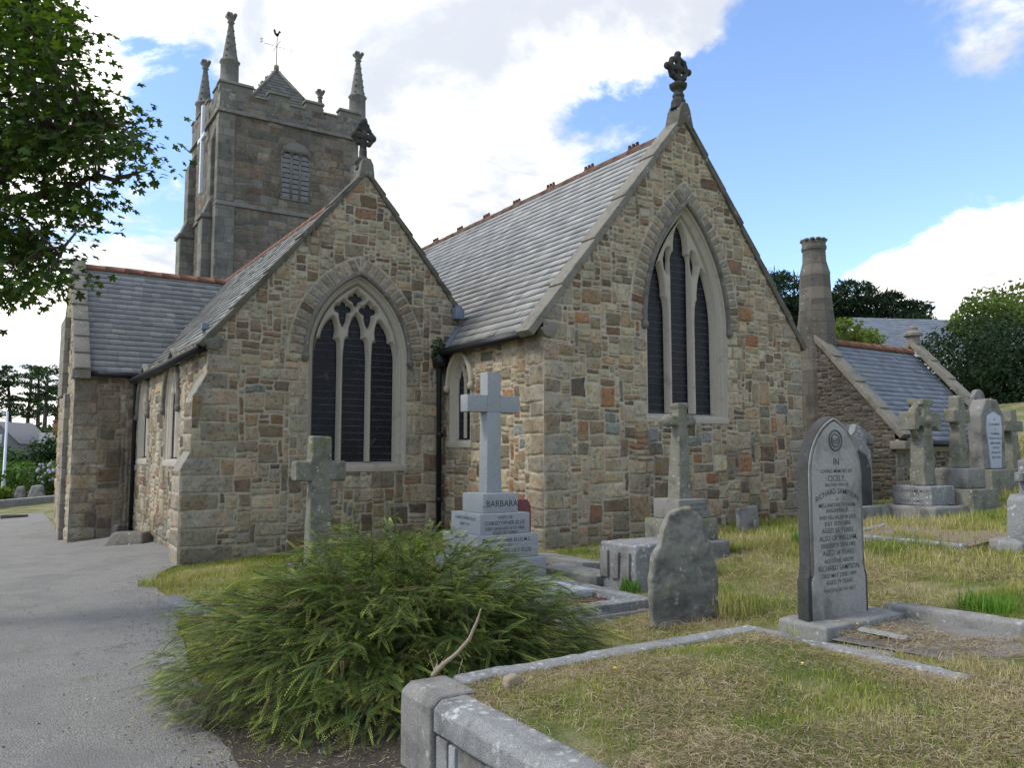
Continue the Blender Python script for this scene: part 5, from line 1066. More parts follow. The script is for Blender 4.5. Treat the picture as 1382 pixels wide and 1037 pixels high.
# dry mown clippings lying on plot and lawn
def straw(name, P, L, w_, r):
    n_ = len(P); th = r.uniform(0, 2*PI, n_); tl_ = r.normal(0, .22, n_); d_ = np.stack([np.cos(th)*np.cos(tl_), np.sin(th)*np.cos(tl_), np.sin(tl_)], 1); s_ = np.stack([-np.sin(th), np.cos(th), r.normal(0, .3, n_)], 1); L = L[:, None]
    bend = s_*L*r.normal(0, .18, n_)[:, None]
    V = np.stack([P-d_*L*.5-s_*w_, P-d_*L*.5+s_*w_, P+bend+s_*w_, P+bend-s_*w_, P+d_*L*.5+s_*w_*.6, P+d_*L*.5-s_*w_*.6], 1).reshape(-1, 3); o = np.arange(n_)*6
    c_ = (np.array([.43, .345, .225])*r.uniform(.45, 1.2, (n_, 1)))*np.array([1, 1, 1]); dk = (r.random(n_) < .25)[:, None]; c_ = np.where(dk, c_*np.array([.55, .45, .4]), c_)
    return mk(name, V, np.concatenate([np.stack([o, o+1, o+2, o+3], 1), np.stack([o+3, o+2, o+4, o+5], 1)]), M['grass'], None, cols=np.repeat(c_, 6, 0), org=tuple(P[0]), kind='stuff')
x = r.uniform(px0+.15, px1-.1, 60000); y = r.uniform(.8, 3.9, 60000); k_ = fbm(x*1.6, y*1.6, 91, 4)+r.uniform(-.16, .16, len(x)) > .44; x, y = x[k_], y[k_]
straw('dry_clippings', np.stack([x, y, plot_z(x, y)+r.uniform(.002, .028, len(x))], 1), r.uniform(.02, .085, len(x)), .0013, r)
x = np.concatenate([r.uniform(4.7, 13, 70000), r.uniform(6.5, 10, 16000)]); y = np.concatenate([r.uniform(1.5, 10.5, 70000), r.uniform(2, 6, 16000)]); k_ = lawn_ok(x, y) & (fbm(x*.9, y*.9, 93, 4)+r.uniform(-.14, .14, len(x)) > .49); x, y = x[k_], y[k_]
straw('dry_clippings', np.stack([x, y, gz_n(x, y)+r.uniform(.005, .06, len(x))], 1), r.uniform(.04, .16, len(x)), .002, r)
x = r.uniform(5.55, 6.5, 9000); y = r.uniform(1.2, 4.0, 9000); k_ = fbm(x*1.5, y*1.5, 94, 3)+r.uniform(-.1, .1, 9000) > .46; x, y = x[k_], y[k_]; straw('dry_clippings', np.stack([x, y, .30-.045*(y-1.2)+r.uniform(.0, .04, len(x))], 1), r.uniform(.03, .12, len(x)), .0016, r)
def tuft(x, y, z, n_, h, rad, label, cat='grass tuft', dry=.05):
    a = r.uniform(0, 2*PI, n_); q = rad*np.sqrt(r.random(n_)); P = np.stack([x+q*np.cos(a), y+q*np.sin(a), np.full(n_, z)], 1); c_ = np.array([.11, .23, .03])*r.uniform(.6, 1.3, (n_, 1)) if dry < .3 else gcol(P, r, dry)
    return blades('grass_tuft', P, h*r.uniform(.4, 1.1, n_), .009*r.uniform(.6, 1.2, n_), c_, r, .35, label=label, cat=cat)
tuft(7.2, 3.65, gz1(7.2, 3.65)-.01, 260, .20, .22, 'bright green tall grass tuft in dry mown grass near the right edge')
tuft(6.15, 7.02, gz1(6.15, 7.02), 160, .20, .12, 'bright grass tuft against the side of the low chest tomb')
tuft(5.95, 5.35, gz1(5.95, 5.35), 420, .20, .3, 'shaggy grass clump at the foot of the dark broken slab', dry=.35)
tuft(10.3, 7.8, gz1(10.3, 7.8), 260, .2, .2, 'dark green grass clump in the lawn before the chancel wall', dry=.1)
tuft(2.12, 12.3, gz1(2.12, 12.3), 380, .15, .30, 'long grass growing over the path edge left of the bush', dry=.31)
for (a, b, n_, h) in ((3.9, 4.25, 1600, .13),):
    x = r.uniform(3.2, 5.4, n_); y = r.uniform(4.07, 4.4, n_); P = np.stack([x, y, gz_n(x, y)], 1); blades('long_grass', P, h*r.uniform(.6, 1.8, n_), .006*r.uniform(.6, 1.3, n_), gcol(P, r, .3), r, .5, kind='stuff')
YEL = plain('yellow_petal', (.75, .6, .03), .6)
for (x, y, z) in ((3.9, 3.0, .41), (2.95, 3.5, .41), (5.75, 3.9, .26), (12.0, 7.9, .52), (7.45, 10.7, .12)):
    m = MB(); m.lathe([(.003, 0), (.009, .004), (.007, .009)], (x, y, z), 7); o = m.build('yellow_flower', YEL, None, label='tiny yellow flower head among the short grass', cat='flower', group='yellow flowers in the grass')
M['humus'] = m_stone('dark_soil', (.055, .047, .036), (.025, .022, .018), (.16, .13, .09), dk=.5, lc=.35, speck=.6)
ts_ = np.linspace(0, 1, 26); yy = np.linspace(2.2, 6.4, 60); e0 = np.interp(yy, PE[:, 0], PE[:, 1])-.16+.16*(fbm(yy*2.3, yy*0+3, 8, 4)-.5)*2; e1 = np.interp(yy, [2.2, 4.0, 4.3, 6.4], [1.96, 1.96, 2.6, 2.2])
XX = e0[:, None]+(e1-e0)[:, None]*ts_[None]; YY = np.repeat(yy[:, None], 26, 1); sheet('soil', XX, YY, M['humus'], dz=.030, kind='structure')
n_ = 2600; y = r.uniform(3, 6, n_); x = np.interp(y, PE[:, 0], PE[:, 1])+r.uniform(-.35, .6, n_); straw('dry_clippings', np.stack([x, y, gz(x, y)+r.uniform(.033, .05, n_)], 1), r.uniform(.01, .05, n_), .0018, r)
# litter and grit along the path edges
n_ = 2600; y = r.uniform(2.5, 16, n_); e_ = np.interp(y, PE[:, 0], PE[:, 1]); x = e_-np.abs(r.normal(0, .35, n_))*(r.random(n_) < .8)-r.uniform(0, 2.5, n_)*(r.random(n_) < .25); P = np.stack([x, y, gz(x, y)+.024], 1)
th = r.uniform(0, 2*PI, n_); s_ = r.uniform(.004, .016, n_)[:, None]; a_ = np.stack([np.cos(th), np.sin(th), r.normal(0, .2, n_)], 1)*s_; b_ = np.stack([-np.sin(th), np.cos(th), r.normal(0, .2, n_)], 1)*s_*.6; o = np.arange(n_)*4
cc = np.array([[.16, .11, .06], [.10, .10, .05], [.34, .32, .28], [.08, .07, .06]])[r.integers(0, 4, n_)]*r.uniform(.6, 1.3, (n_, 1))
mk('path_litter', np.stack([P-a_, P-b_, P+a_, P+b_+np.array([0, 0, .003])], 1).reshape(-1, 3), np.stack([o, o+1, o+2, o+3], 1), M['grass'], None, cols=np.repeat(cc, 4, 0), org=tuple(P[0]), kind='stuff')
y = r.uniform(2, 14.3, 5200); x = np.interp(y, PE[:, 0], PE[:, 1])+r.normal(.02, .09, len(y)); P = np.stack([x, y, gz_n(x, y)+.01], 1); blades('edge_grass', P, .06*r.uniform(.4, 1.5, len(x)), .005*r.uniform(.6, 1.3, len(x)), gcol(P, r, .3), r, .7, kind='stuff')
# ---------------- evergreen bush of arching two-ranked sprays
def spray_template(L=.20, n_=16, w_=.019, dr=.16, cv=0.0):
    tv = []; tf = []; rank = []
    for i in range(n_):
        t = i/(n_-1); x_ = .02+t*L; z_ = -dr*t*t*L*2.2; yc = cv*t*t*L; ll = w_*(1.1-.75*t**1.6)*(.6+.4*min(1, t*6))
        for s_ in (-1, 1):
            b = len(tv); tv += [(x_, yc, z_), (x_+.0095, yc+s_*ll*.5, z_+.003), (x_+.0085, yc+s_*ll, z_+.001), (x_+.001, yc+s_*ll*.6, z_+.003)]; tf.append((b, b+1, b+2, b+3) if s_ < 0 else (b, b+3, b+2, b+1)); rank += [t]*4
    b = len(tv); tv += [(0, -.0022, 0), (0, .0022, 0), (L, cv*L+.001, -dr*L*2.2), (L, cv*L-.001, -dr*L*2.2)]; tf.append((b, b+1, b+2, b+3)); rank += [-1]*4
    return np.array(tv), [np.array(tf)], np.array(rank)
def bush(name, c0, rx, ry, rz, nst, label, seed):
    r = np.random.default_rng(seed); g = gz1(*c0); root = thing(name, (c0[0], c0[1], g), label, 'bush')
    e1 = np.array([.839, -.545, 0]); e2 = np.array([.545, .839, 0]); e3 = np.array([0, 0, 1.]); C0 = np.array([c0[0], c0[1], g])
    pos = []; fx = []; fz = []; lum = []; m = MB()
    for i in range(nst):
        th = r.uniform(0, 2*PI); sph = r.uniform(.02, 1); ph = math.asin(min(.99, sph)); k_ = r.uniform(.70, .98)+.12*(vn(np.array([th*1.5]), np.array([ph*3]), seed)[0]-.5)
        out = e1*rx*math.cos(th)*math.cos(ph)+e2*ry*math.sin(th)*math.cos(ph)+e3*rz*math.sin(ph)
        P0 = C0+e1*r.normal(0, rx*.22)+e2*r.normal(0, ry*.22)+e3*.05; P2 = C0+out*k_+e3*.04; P1 = P0*.45+P2*.55+e3*(.20+.22*r.random())*(1-.5*sph)
        pts = [(1-t)**2*P0+2*t*(1-t)*P1+t*t*P2 for t in np.linspace(0, 1, 12)]
        if i % 3 == 0: m.tube(pts, [.011-.0008*q for q in range(12)], 5, cap=False)
        n2 = 20
        for j in range(n2):
            t = .30+.70*(j+r.random()*.6)/n2; t = min(t, 1); p_ = (1-t)**2*P0+2*t*(1-t)*P1+t*t*P2; dv = 2*(1-t)*(P1-P0)+2*t*(P2-P1); dv = dv/np.linalg.norm(dv)
            sd = np.cross(dv, e3); sd /= np.linalg.norm(sd)+1e-9; s_ = -1 if j % 2 else 1
            f_ = dv*.72+sd*s_*(.75 if j < n2-1 else .0)+e3*r.normal(-.03, .16)+r.normal(0, .10, 3); f_ /= np.linalg.norm(f_)
            up = e3*.9+out/np.linalg.norm(out)*.5+r.normal(0, .25, 3)
            pos.append(p_); fx.append(f_); fz.append(up); lum.append(t*r.uniform(.75, 1.2))
    for i in range(5600):
        th = r.uniform(0, 2*PI); sph = r.uniform(.0, 1); ph = math.asin(sph); o_ = e1*rx*math.cos(th)*math.cos(ph)+e2*ry*math.sin(th)*math.cos(ph)+e3*rz*math.sin(ph)
        lump = .66+.48*fbm(np.array([th*2.2]), np.array([ph*4.0]), seed+7, 3)[0]; p_ = C0+o_*lump*r.uniform(.86, 1.0)+e3*.03
        hz_ = np.array([o_[0], o_[1], 0]); hz_ /= np.linalg.norm(hz_)+1e-9; tg = np.cross(hz_, e3)
        d_ = hz_*(1.0-.25*sph)+tg*r.normal(0, .55)+e3*(.25*sph-.12+r.normal(0, .15)); d_ /= np.linalg.norm(d_)
        pos.append(p_); fx.append(d_); fz.append(e3*.9+o_/np.linalg.norm(o_)*.6+r.normal(0, .2, 3)); lum.append(r.uniform(.55, 1.25))
    pos, fx, fz, lum = map(np.array, (pos, fx, fz, lum)); fy = norm(np.cross(fz, fx)); fz = np.cross(fx, fy); sc = r.uniform(.6, 1.15, len(pos))
    sc *= .66+.32*r.random(len(pos)); Mx = np.stack([fx, fy, fz], 2)*sc[:, None, None]; TPL = [spray_template(dr=a_, cv=b_) for a_, b_ in ((.03, .15), (.10, -.2), (.20, .12), (.06, -.05))]; rk = TPL[0][2]
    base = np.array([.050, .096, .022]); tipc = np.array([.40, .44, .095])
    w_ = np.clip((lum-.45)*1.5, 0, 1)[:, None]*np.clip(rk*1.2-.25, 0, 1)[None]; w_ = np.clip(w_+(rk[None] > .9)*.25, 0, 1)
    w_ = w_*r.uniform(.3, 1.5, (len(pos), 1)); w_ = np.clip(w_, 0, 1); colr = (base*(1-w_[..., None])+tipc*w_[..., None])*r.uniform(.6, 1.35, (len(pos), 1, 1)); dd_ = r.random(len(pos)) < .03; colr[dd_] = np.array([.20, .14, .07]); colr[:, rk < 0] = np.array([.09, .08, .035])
    VV_ = []; FF_ = []; CC_ = []; off = 0
    for q, (tv, tf, _) in enumerate(TPL):
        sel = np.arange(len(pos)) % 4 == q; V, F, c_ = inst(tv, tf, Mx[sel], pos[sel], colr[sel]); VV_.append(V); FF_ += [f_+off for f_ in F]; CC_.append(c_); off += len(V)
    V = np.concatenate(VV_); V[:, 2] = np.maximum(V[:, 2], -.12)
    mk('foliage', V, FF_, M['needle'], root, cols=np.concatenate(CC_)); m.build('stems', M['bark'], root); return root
bush('evergreen_bush', (2.60, 5.52), 1.70, 1.44, 1.22, 700, 'broad low evergreen bush with arching feathery sprays beside the path', 4)
# dead cut branch standing at the plot corner
m = MB(); b0 = np.array([2.12, 4.08, .36])
m.tube([b0, b0+(0.052, -0.037, 0.067), b0+(0.118, -0.074, 0.126), b0+(0.178, -0.104, 0.200), b0+(0.215, -0.126, 0.296), b0+(0.233, -0.141, 0.370)], [.015, .014, .012, .011, .009, .006], 7)
m.tube([b0+(0.015, -0.007, 0.015), b0+(-0.007, 0.000, 0.089), b0+(-0.022, 0.015, 0.148)], [.006, .005, .003], 5); m.tube([b0+(0.007, -0.007, 0.000), b0+(0.030, -0.007, 0.074), b0+(0.015, 0.000, 0.126)], [.008, .006, .004], 5)
m.tube([b0+(0.118, -0.074, 0.126), b0+(0.141, -0.096, 0.096), b0+(0.096, -0.133, 0.037), b0+(0.074, -0.163, 0.000), b0+(0.118, -0.215, -0.015)], [.006, .005, .005, .004, .003], 5); m.tube([b0+(0.037, -0.022, 0.044), b0+(0.067, -0.015, 0.111)], [.005, .002], 5)
m.build('dead_branch', M['deadwood'], None, rough=.002, voxel=.006, freq=40, label='bare bleached dead branch sticking up at the corner of the raised plot', cat='branch')
m = MB(); m.prism([(-.05, -.03), (.04, -.035), (.055, .02), (.02, .045), (-.04, .03)], (2.35, 3.62, .40), X, Z, mY, -.03, .03); m.build('wood_stump', M['deadwood'], None, bevel=.01, rough=.006, voxel=.01, label='small broken wood stump in the dry grass near the plot corner', cat='stump')
# ---------------- sycamore overhanging from the left
def leaf_template():
    A = [(0, 1.0), (14, .72), (26, .50), (40, .78), (52, .92), (66, .62), (82, .42), (100, .62), (118, .66), (140, .36), (168, .22)]
    pts = [(rr*math.cos(R_(a)), rr*math.sin(R_(a))) for a, rr in A]; pts += [(x_, -y_) for x_, y_ in pts[:0:-1]]
    tv = [(.0, 0, .03)]+[(x_, y_, -.10*abs(y_)-.06*max(x_, 0)**2) for x_, y_ in pts]; k_ = len(pts)
    return np.array(tv), [np.array([(0, 1+i, 1+(i+1) % k_) for i in range(k_)])]
def inpoly(x, y, P):
    c_ = np.zeros(len(x), bool); j = len(P)-1
    for i in range(len(P)):
        xi, yi = P[i]; xj, yj = P[j]; c_ ^= ((yi > y) != (yj > y)) & (x < (xj-xi)*(y-yi)/(yj-yi+1e-9)+xi); j = i
    return c_
r = np.random.default_rng(12)
tree = thing('sycamore_tree', (-2.3, 11.5, gz1(-2.3, 11.5)), 'sycamore with lobed leaves on branches reaching in from the left', 'tree')
poly = [(-330, -60), (30, -60), (75, 0), (98, 40), (70, 95), (108, 105), (128, 118), (150, 145), (168, 170), (182, 195), (205, 230), (188, 252), (150, 262), (128, 300), (108, 330), (112, 352), (96, 378), (60, 392), (36, 402), (0, 410), (-120, 420), (-330, 380)]
hole = [(0, 95), (30, 60), (60, 82), (62, 100), (20, 112)]
cl = []
while len(cl) < 320:
    x_, y_ = r.uniform(-330, 210), r.uniform(-60, 420)
    if not inpoly(np.array([x_]), np.array([y_]), poly)[0]: continue
    if x_ < -20 and r.random() < .55: continue
    if inpoly(np.array([x_]), np.array([y_]), hole)[0] and r.random() < .8: continue
    if (100 < y_ < 400) and fbm(np.array([x_/60]), np.array([y_/42]), 3, 2)[0] < .36: continue
    cl.append(at(x_, y_, r.uniform(7.0, 9.6)))
cl = np.array(cl)
m = MB(); T0 = np.array([-2.3, 11.5, gz1(-2.3, 11.5)-.2])
m.tube([T0, T0+(.03, .02, 1.2), T0+(.0, -.05, 2.5), T0+(.15, -.2, 3.6), T0+(.1, -.2, 5.2), T0+(.2, -.1, 7.5)], [.36, .27, .24, .20, .13, .04], 12)
limbs = [[T0+(.0, -.05, 2.6), at(-180, 350, 8.6), at(-40, 285, 8.4), at(60, 262, 8.2), at(130, 240, 8.0), at(185, 232, 7.8)], [T0+(.1, -.15, 3.3), at(-140, 260, 8.9), at(-20, 222, 8.7), at(45, 130, 8.6), at(42, 70, 8.5), at(70, 10, 8.5)],
    [T0+(0, 0, 2.2), at(-160, 400, 8.3), at(-50, 360, 8.0), at(30, 350, 7.8), at(85, 335, 7.7)], [T0+(.1, -.2, 4.4), at(-150, 120, 8.6), at(-40, 40, 8.3), at(20, -40, 8.2)], [at(-40, 285, 8.4), at(30, 205, 7.9), at(95, 175, 7.7), at(140, 165, 7.5)]]
LP = []
for q in limbs:
    q = [np.array(a) for a in q]; pts = []
    for i in range(len(q)-1):
        for t in np.linspace(0, 1, 7)[:-1]: pts.append(q[i]*(1-t)+q[i+1]*t+r.normal(0, .025, 3))
    pts.append(q[-1]); m.tube(pts, list(np.linspace(.085, .014, len(pts))), 7, cap=False); LP += [(p_, i/len(pts)) for i, p_ in enumerate(pts)]
LPp = np.array([p_ for p_, _ in LP]); pos = []; fx = []; fz = []
for c_ in cl:
    j = np.argmin(np.linalg.norm(LPp-c_, axis=1)+.15*r.random(len(LPp))); p0 = LPp[j]; mid = (p0+c_)/2+np.array([0, 0, .08])+r.normal(0, .05, 3)
    m.tube([p0, mid, c_], [.016, .010, .004], 5, cap=False)
    nl = int(r.integers(46, 70)); ax = c_-p0; ax /= np.linalg.norm(ax)+1e-9
    for i in range(nl):
        off = r.normal(0, 1, 3)*np.array([.20, .20, .085]); pos.append(c_+off-ax*.1); d_ = off/np.linalg.norm(off)*.8+ax*.5+np.array([0, 0, -.38])+r.normal(0, .25, 3); fx.append(d_); fz.append(np.array([0, 0, 1.0])+r.normal(0, .38, 3))
m.build('branches', M['bark'], tree)
pos, fx, fz = map(np.array, (pos, fx, fz)); fx = norm(fx); fy = norm(np.cross(fz, fx)); fz = np.cross(fx, fy); sc = r.uniform(.032, .072, len(pos)); tv, tf = leaf_template()
colr = np.array([.038, .073, .015])*r.uniform(.55, 1.5, (len(pos), 1, 1))*np.ones((1, len(tv), 1)); yl = r.random(len(pos)) < .3; colr[yl] = colr[yl]*np.array([1.9, 1.55, .95])
V, F, c_ = inst(tv, tf, np.stack([fx, fy, fz], 2)*sc[:, None, None], pos, colr); mk('crown', V, F, M['leaf'], tree, cols=c_)
# ---------------- generic leafy masses for hedges, shrubs and far trees
def cloud_leaves(parts, size, col, r, vary=.45, flat=.0, jag=.35, asp=.55):
    """parts: list of (centre, radii, count); leaf quads spread through lumpy shells"""
    Ps = []; Ns = []; Cs = []
    for c_, rad, n_ in parts:
        d_ = norm(r.normal(0, 1, (n_, 3))); lump = 1+jag*(fbm3(d_*2+np.array(c_)*.37, 1.3, 5, 3)-.5)*2; q = r.uniform(.30, 1.0, n_)**.45*lump
        Ps.append(np.array(c_)+d_*np.array(rad)*q[:, None]); Ns.append(d_+r.normal(0, .7, (n_, 3))); cc = np.array(col)*r.uniform(1-vary*.5, 1+vary*.5); cv = fbm3(Ps[-1], .9/max(.3, max(rad)*.35), 9, 2)[:, None]
        Cs.append(cc*(.6+.8*cv)*r.uniform(.75, 1.25, (n_, 1)))
    P = np.concatenate(Ps); N = norm(np.concatenate(Ns)); c_ = np.concatenate(Cs); n_ = len(P)
    a = norm(np.cross(N, r.normal(0, 1, (n_, 3)))); b = np.cross(N, a); b[:, 2] *= 1-flat; s_ = (size*r.uniform(.5, 1.3, n_))[:, None]
    V = np.stack([P-a*s_, P-b*s_*asp, P+a*s_, P+b*s_*asp], 1).reshape(-1, 3); o = np.arange(n_)*4
    return V, np.stack([o, o+1, o+2, o+3], 1), np.repeat(c_, 4, 0)
def plant(name, label, cat, base, parts, size, col, mat='needle', trunk=None, group=None, seed=1, part='foliage', **kw):
    r = np.random.default_rng(seed); V, F, c_ = cloud_leaves(parts, size, col, r, **kw)
    root = thing(name, base, label, cat, group); mk(part, V, F, M[mat], root, cols=c_)
    if trunk:
        m = MB()
        for P_, rr in trunk: m.tube(P_, rr, 7)
        m.build('trunk', M['bark'], root)
    return root
m = MB(); r = np.random.default_rng(3)
V, F, c_ = cloud_leaves([((7.52, 14.30, 3.72), (.16, .12, .20), 170), ((7.46, 14.32, 3.55), (.1, .1, .12), 60)], .035, (.05, .09, .02), r); mk('wall_fern', V, F, M['leaf'], None, cols=c_, label='small fern rooted in the wall beside the rain gutter', cat='fern')
# ================================================================== BEYOND THE CHURCHYARD
def ground_at(px, d_): p_ = at(px, 611, d_); return np.array([p_[0], p_[1], gz1(p_[0], p_[1])])
# --- left: kerb wall, hedges, lamp post, house, pines
a = at(-60, 690, 32); b = at(83, 683, 35); a[2] = gz1(a[0], a[1]); b[2] = gz1(b[0], b[1])
m = MB(); kerb_run(m, a[:2], b[:2]+(b[:2]-a[:2])*.35, .4, a[2], b[2], .34); m.build('low_wall', M['kerb'], None, bevel=.05, rough=.02, voxel=.06, label='low rounded stone wall at the far end of the path', cat='wall')
m = MB(); a = at(2, 696, 27.5); kerb_run(m, a[:2], a[:2]+(.75, -.25), .22, gz1(a[0], a[1]), gz1(a[0], a[1]), .14); m.build('stone_block', M['headedge'], None, bevel=.02, label='dark stone block lying on the path near the low wall', cat='stone')
p_ = ground_at(7, 38); m = MB(); lp = thing('lamp_post', p_, 'pale slender metal lamp post among the shrubs at the far left', 'lamp post')
m.tube([p_, p_+(0, 0, 1.3), p_+(0, 0, 1.32), p_+(0, 0, 3.35+.9)], [.10, .09, .07, .055], 10); m.build('post', M['white'], lp); m = MB(); m.tube([p_+(0, 0, 4.2), p_+(-.5, .1, 4.32), p_+(-.9, .2, 4.30)], .035, 6); m.build('arm', M['white'], lp); m = MB(); m.box(p_[0]-1.3, p_[1]+.08, 4.22+p_[2], p_[0]-.8, p_[1]+.3, 4.34+p_[2]); m.build('lamp_head', M['white'], lp, bevel=.03)
r = np.random.default_rng(8)
def row(name, label, cat, spots, col, size, group, mat='needle', seed=0, n_=900):
    for i, (px, py, d_, w_, h) in enumerate(spots):
        b = ground_at(px, d_); zt = at(px, py, d_)[2]; hh = max(.4, zt-b[2]); parts = [((b[0]+r.normal(0, .12)*w_, b[1]+r.normal(0, .12)*w_, b[2]+hh*.5), (w_*.5, w_*.5, hh*.52), n_)]
        for q in range(5): parts.append(((b[0]+r.normal(0, .28)*w_, b[1]+r.normal(0, .28)*w_, b[2]+hh*r.uniform(.45, .85)), (w_*.26, w_*.26, hh*.26), n_//4))
        plant(name, label[i] if isinstance(label, list) else label, cat, b, parts, size, col[i] if isinstance(col, list) else col, mat, seed=seed+i, group=group, part='foliage')
row('garden_shrub', ['bright low shrub with tiny yellow flowers at the far left edge', 'rounded green garden shrub behind the lamp post', 'clipped green hedge clump behind the low wall', 'leafy shrub with pale mauve flower heads beside the transept', 'tall upright dark conifer shrub before the grey house', 'olive green shrub below the grey house roof', 'dense green shrub at the left frame edge under the house', 'grey green leafy clump at the foot of the hedges', 'pale green spiky palm shrub beside the transept corner'], 'shrub',
    [(-2, 655, 36, 1.7, 1), (22, 600, 44, 4.2, 1), (38, 622, 40, 3.2, 1), (68, 628, 38, 2.2, 1), (48, 594, 43, 1.6, 1), (76, 606, 46, 3.0, 1), (-18, 596, 46, 4, 1), (30, 664, 36.5, 1.0, 1), (86, 578, 50, 1.0, 1)],
    [(.10, .15, .02), (.05, .09, .02), (.055, .115, .018), (.06, .105, .025), (.022, .05, .018), (.075, .09, .028), (.04, .075, .02), (.09, .12, .06), (.13, .17, .04)], .12, 'shrubs beyond the path', 'leaf', 100, 800)
m = MB(); r2 = np.random.default_rng(5)
for i in range(26): q = at(r2.uniform(44, 78), r2.uniform(626, 652), 36.8); m.sphere(tuple(q), r2.uniform(.05, .10), 6, 4)
m.build('mauve_flowers', plain('mauve_petal', (.42, .36, .50), .8), None, kind='stuff')
for (px, py0_, py1_, w_, lab) in ((52, 678, 655, .9, 'pale leaning stone slab before the hedge behind the low wall'), (30, 680, 664, .6, 'small pale boulder in the bed behind the low wall')):
    q = ground_at(px, 36); m = MB(); m.prism([(-w_/2, -.1), (w_/2, -.1), (w_*.3, .75), (-w_*.25, .7)], q, (.839, -.545, 0), Z, (-.545, -.839, 0), -.1, .1); m.build('boulder', M['greygranite'], None, bevel=.06, rough=.03, voxel=.05, label=lab, cat='stone')
# house far left
HW = plain('house_render', (.30, .29, .27), .9); q = at(20, 611, 58); ex = np.array([.839, -.545, 0]); ey = np.array([.545, .839, 0]); hz = gz1(q[0], q[1])
hs = thing('house', (q[0], q[1], hz), 'grey house with long slate roof, small gable and chimney beyond the hedges', 'house')
def hp(u, v, z): return q+ex*u+ey*v+np.array([0, 0, z-q[2]])
m = MB(); m.poly([hp(-5, 0, hz), hp(5.5, 0, hz), hp(5.5, 5, hz), hp(-5, 5, hz), hp(-5, 0, 1.55), hp(5.5, 0, 1.55), hp(5.5, 5, 1.55), hp(-5, 5, 1.55), hp(-5, 2.5, 3.0), hp(5.5, 2.5, 3.0)], [[0, 1, 5, 4], [1, 2, 6, 9, 5], [3, 0, 4, 8, 7], [2, 3, 7, 6]]); m.build('wall', HW, hs)
tt = hp(0, 2.5, 3.05)-hp(0, -.2, 1.5); LT = np.linalg.norm(tt); tt2 = hp(0, 2.5, 3.05)-hp(0, 5.2, 1.5)
slates('roof', hp(-5.2, -.2, 1.52), ex, tt/LT, 10.9, LT, hs, expo=.25, wid=.35, seed=201, pal=((.19, .19, .20), (.17, .17, .18)))
slates('roof', hp(-5.2, 5.2, 1.52), ex, tt2/LT, 10.9, LT, hs, expo=.3, wid=.4, seed=202)
m = MB(); m.poly([hp(-2.2, -1.2, hz), hp(1.0, -1.2, hz), hp(1.0, -1.2, 2.3), hp(-.6, -1.2, 3.75), hp(-2.2, -1.2, 2.3), hp(-2.2, 3, hz), hp(1.0, 3, hz), hp(1.0, 3, 2.3), hp(-.6, 3, 3.75), hp(-2.2, 3, 2.3)], [[0, 1, 2, 3, 4], [1, 6, 7, 2], [5, 0, 4, 9], [6, 5, 9, 8, 7]]); m.build('gable', plain('slate_hung', (.17, .175, .18), .7), hs)
m = MB(); m.poly([hp(-2.35, -1.35, 2.20), hp(-.6, -1.35, 3.80), hp(1.15, -1.35, 2.20), hp(-2.35, 3, 2.20), hp(-.6, 3, 3.80), hp(1.15, 3, 2.20)], [[0, 1, 4, 3], [1, 2, 5, 4]]); m.build('gable_roof', plain('roof_slate_plain', (.13, .135, .14), .7), hs)
m = MB(); m.prism([(-1.0, 2.2), (-.2, 2.2), (-.2, 2.85), (-1.0, 2.85)], hp(0, -1.2, 0)*np.array([1, 1, 0]), ex, Z, -ey, 0, .05); m.build('window', M['white'], hs)
m = MB(); c0 = hp(1.6, 2.5, 0); m.box(c0[0]-.3, c0[1]-.3, 2.7, c0[0]+.3, c0[1]+.3, 3.9); m.box(c0[0]-.36, c0[1]-.36, 3.9, c0[0]+.36, c0[1]+.36, 4.02); m.build('chimney', M['terracotta'], hs)
# pines
r = np.random.default_rng(31)
PL = ['tall umbrella pine leaning at the far left behind the grey house', 'twin-crowned pine behind the house gable', 'pine with tall bare trunk right of the house gable', 'thickest dark-trunked pine of the row behind the house', 'slim leaning pine beside the transept', 'slender pine closest to the transept corner', 'dark pine mostly off the left frame edge']
for i, (px, d_, lean, top) in enumerate(((14, 78, -.6, 500), (34, 82, .3, 497), (50, 80, -.2, 500), (58, 74, .1, 499), (70, 79, .9, 497), (80, 83, 1.1, 508), (-14, 76, .5, 498))):
    b = ground_at(px, d_); zt = at(px, top, d_)[2]; h = zt-b[2]; tr = [b+np.array([lean*t*t, 0, h*t]) for t in np.linspace(0, .93, 8)]; tk = [(tr, list(np.linspace(.30, .10, 8)))]; parts = []
    for q in range(19):
        t = r.uniform(.56, 1.02); p_ = b+np.array([lean*t*t, 0, h*t]); an = r.uniform(0, 2*PI); rr = r.uniform(.3, 2.4)*(1.3-t*.75); c_ = p_+np.array([math.cos(an)*rr, math.sin(an)*rr, r.normal(.1, .15)]); parts.append((tuple(c_), (r.uniform(.5, 1.2), r.uniform(.5, 1.2), r.uniform(.12, .28)), 60)); tk.append(([p_-(0, 0, .35), c_], [.07, .03]))
    plant('pine_tree', PL[i], 'pine tree', b, parts, .17, (.030, .058, .018), 'needle', tk, 'pines behind the grey house', 300+i, part='crown', jag=.5, flat=.3)
# undergrowth below the pines
row('far_shrub', ['dark bushy thicket under the pines at the left', 'dark thicket between the pine trunks and the house roof', 'mixed green thicket under the pines beside the transept'], 'thicket', [(5, 584, 66, 8, 1), (45, 578, 68, 7, 1), (80, 574, 66, 6, 1)], [(.03, .055, .018), (.035, .06, .02), (.045, .075, .02)], .22, 'thicket under the pines', 'needle', 340, 1500)
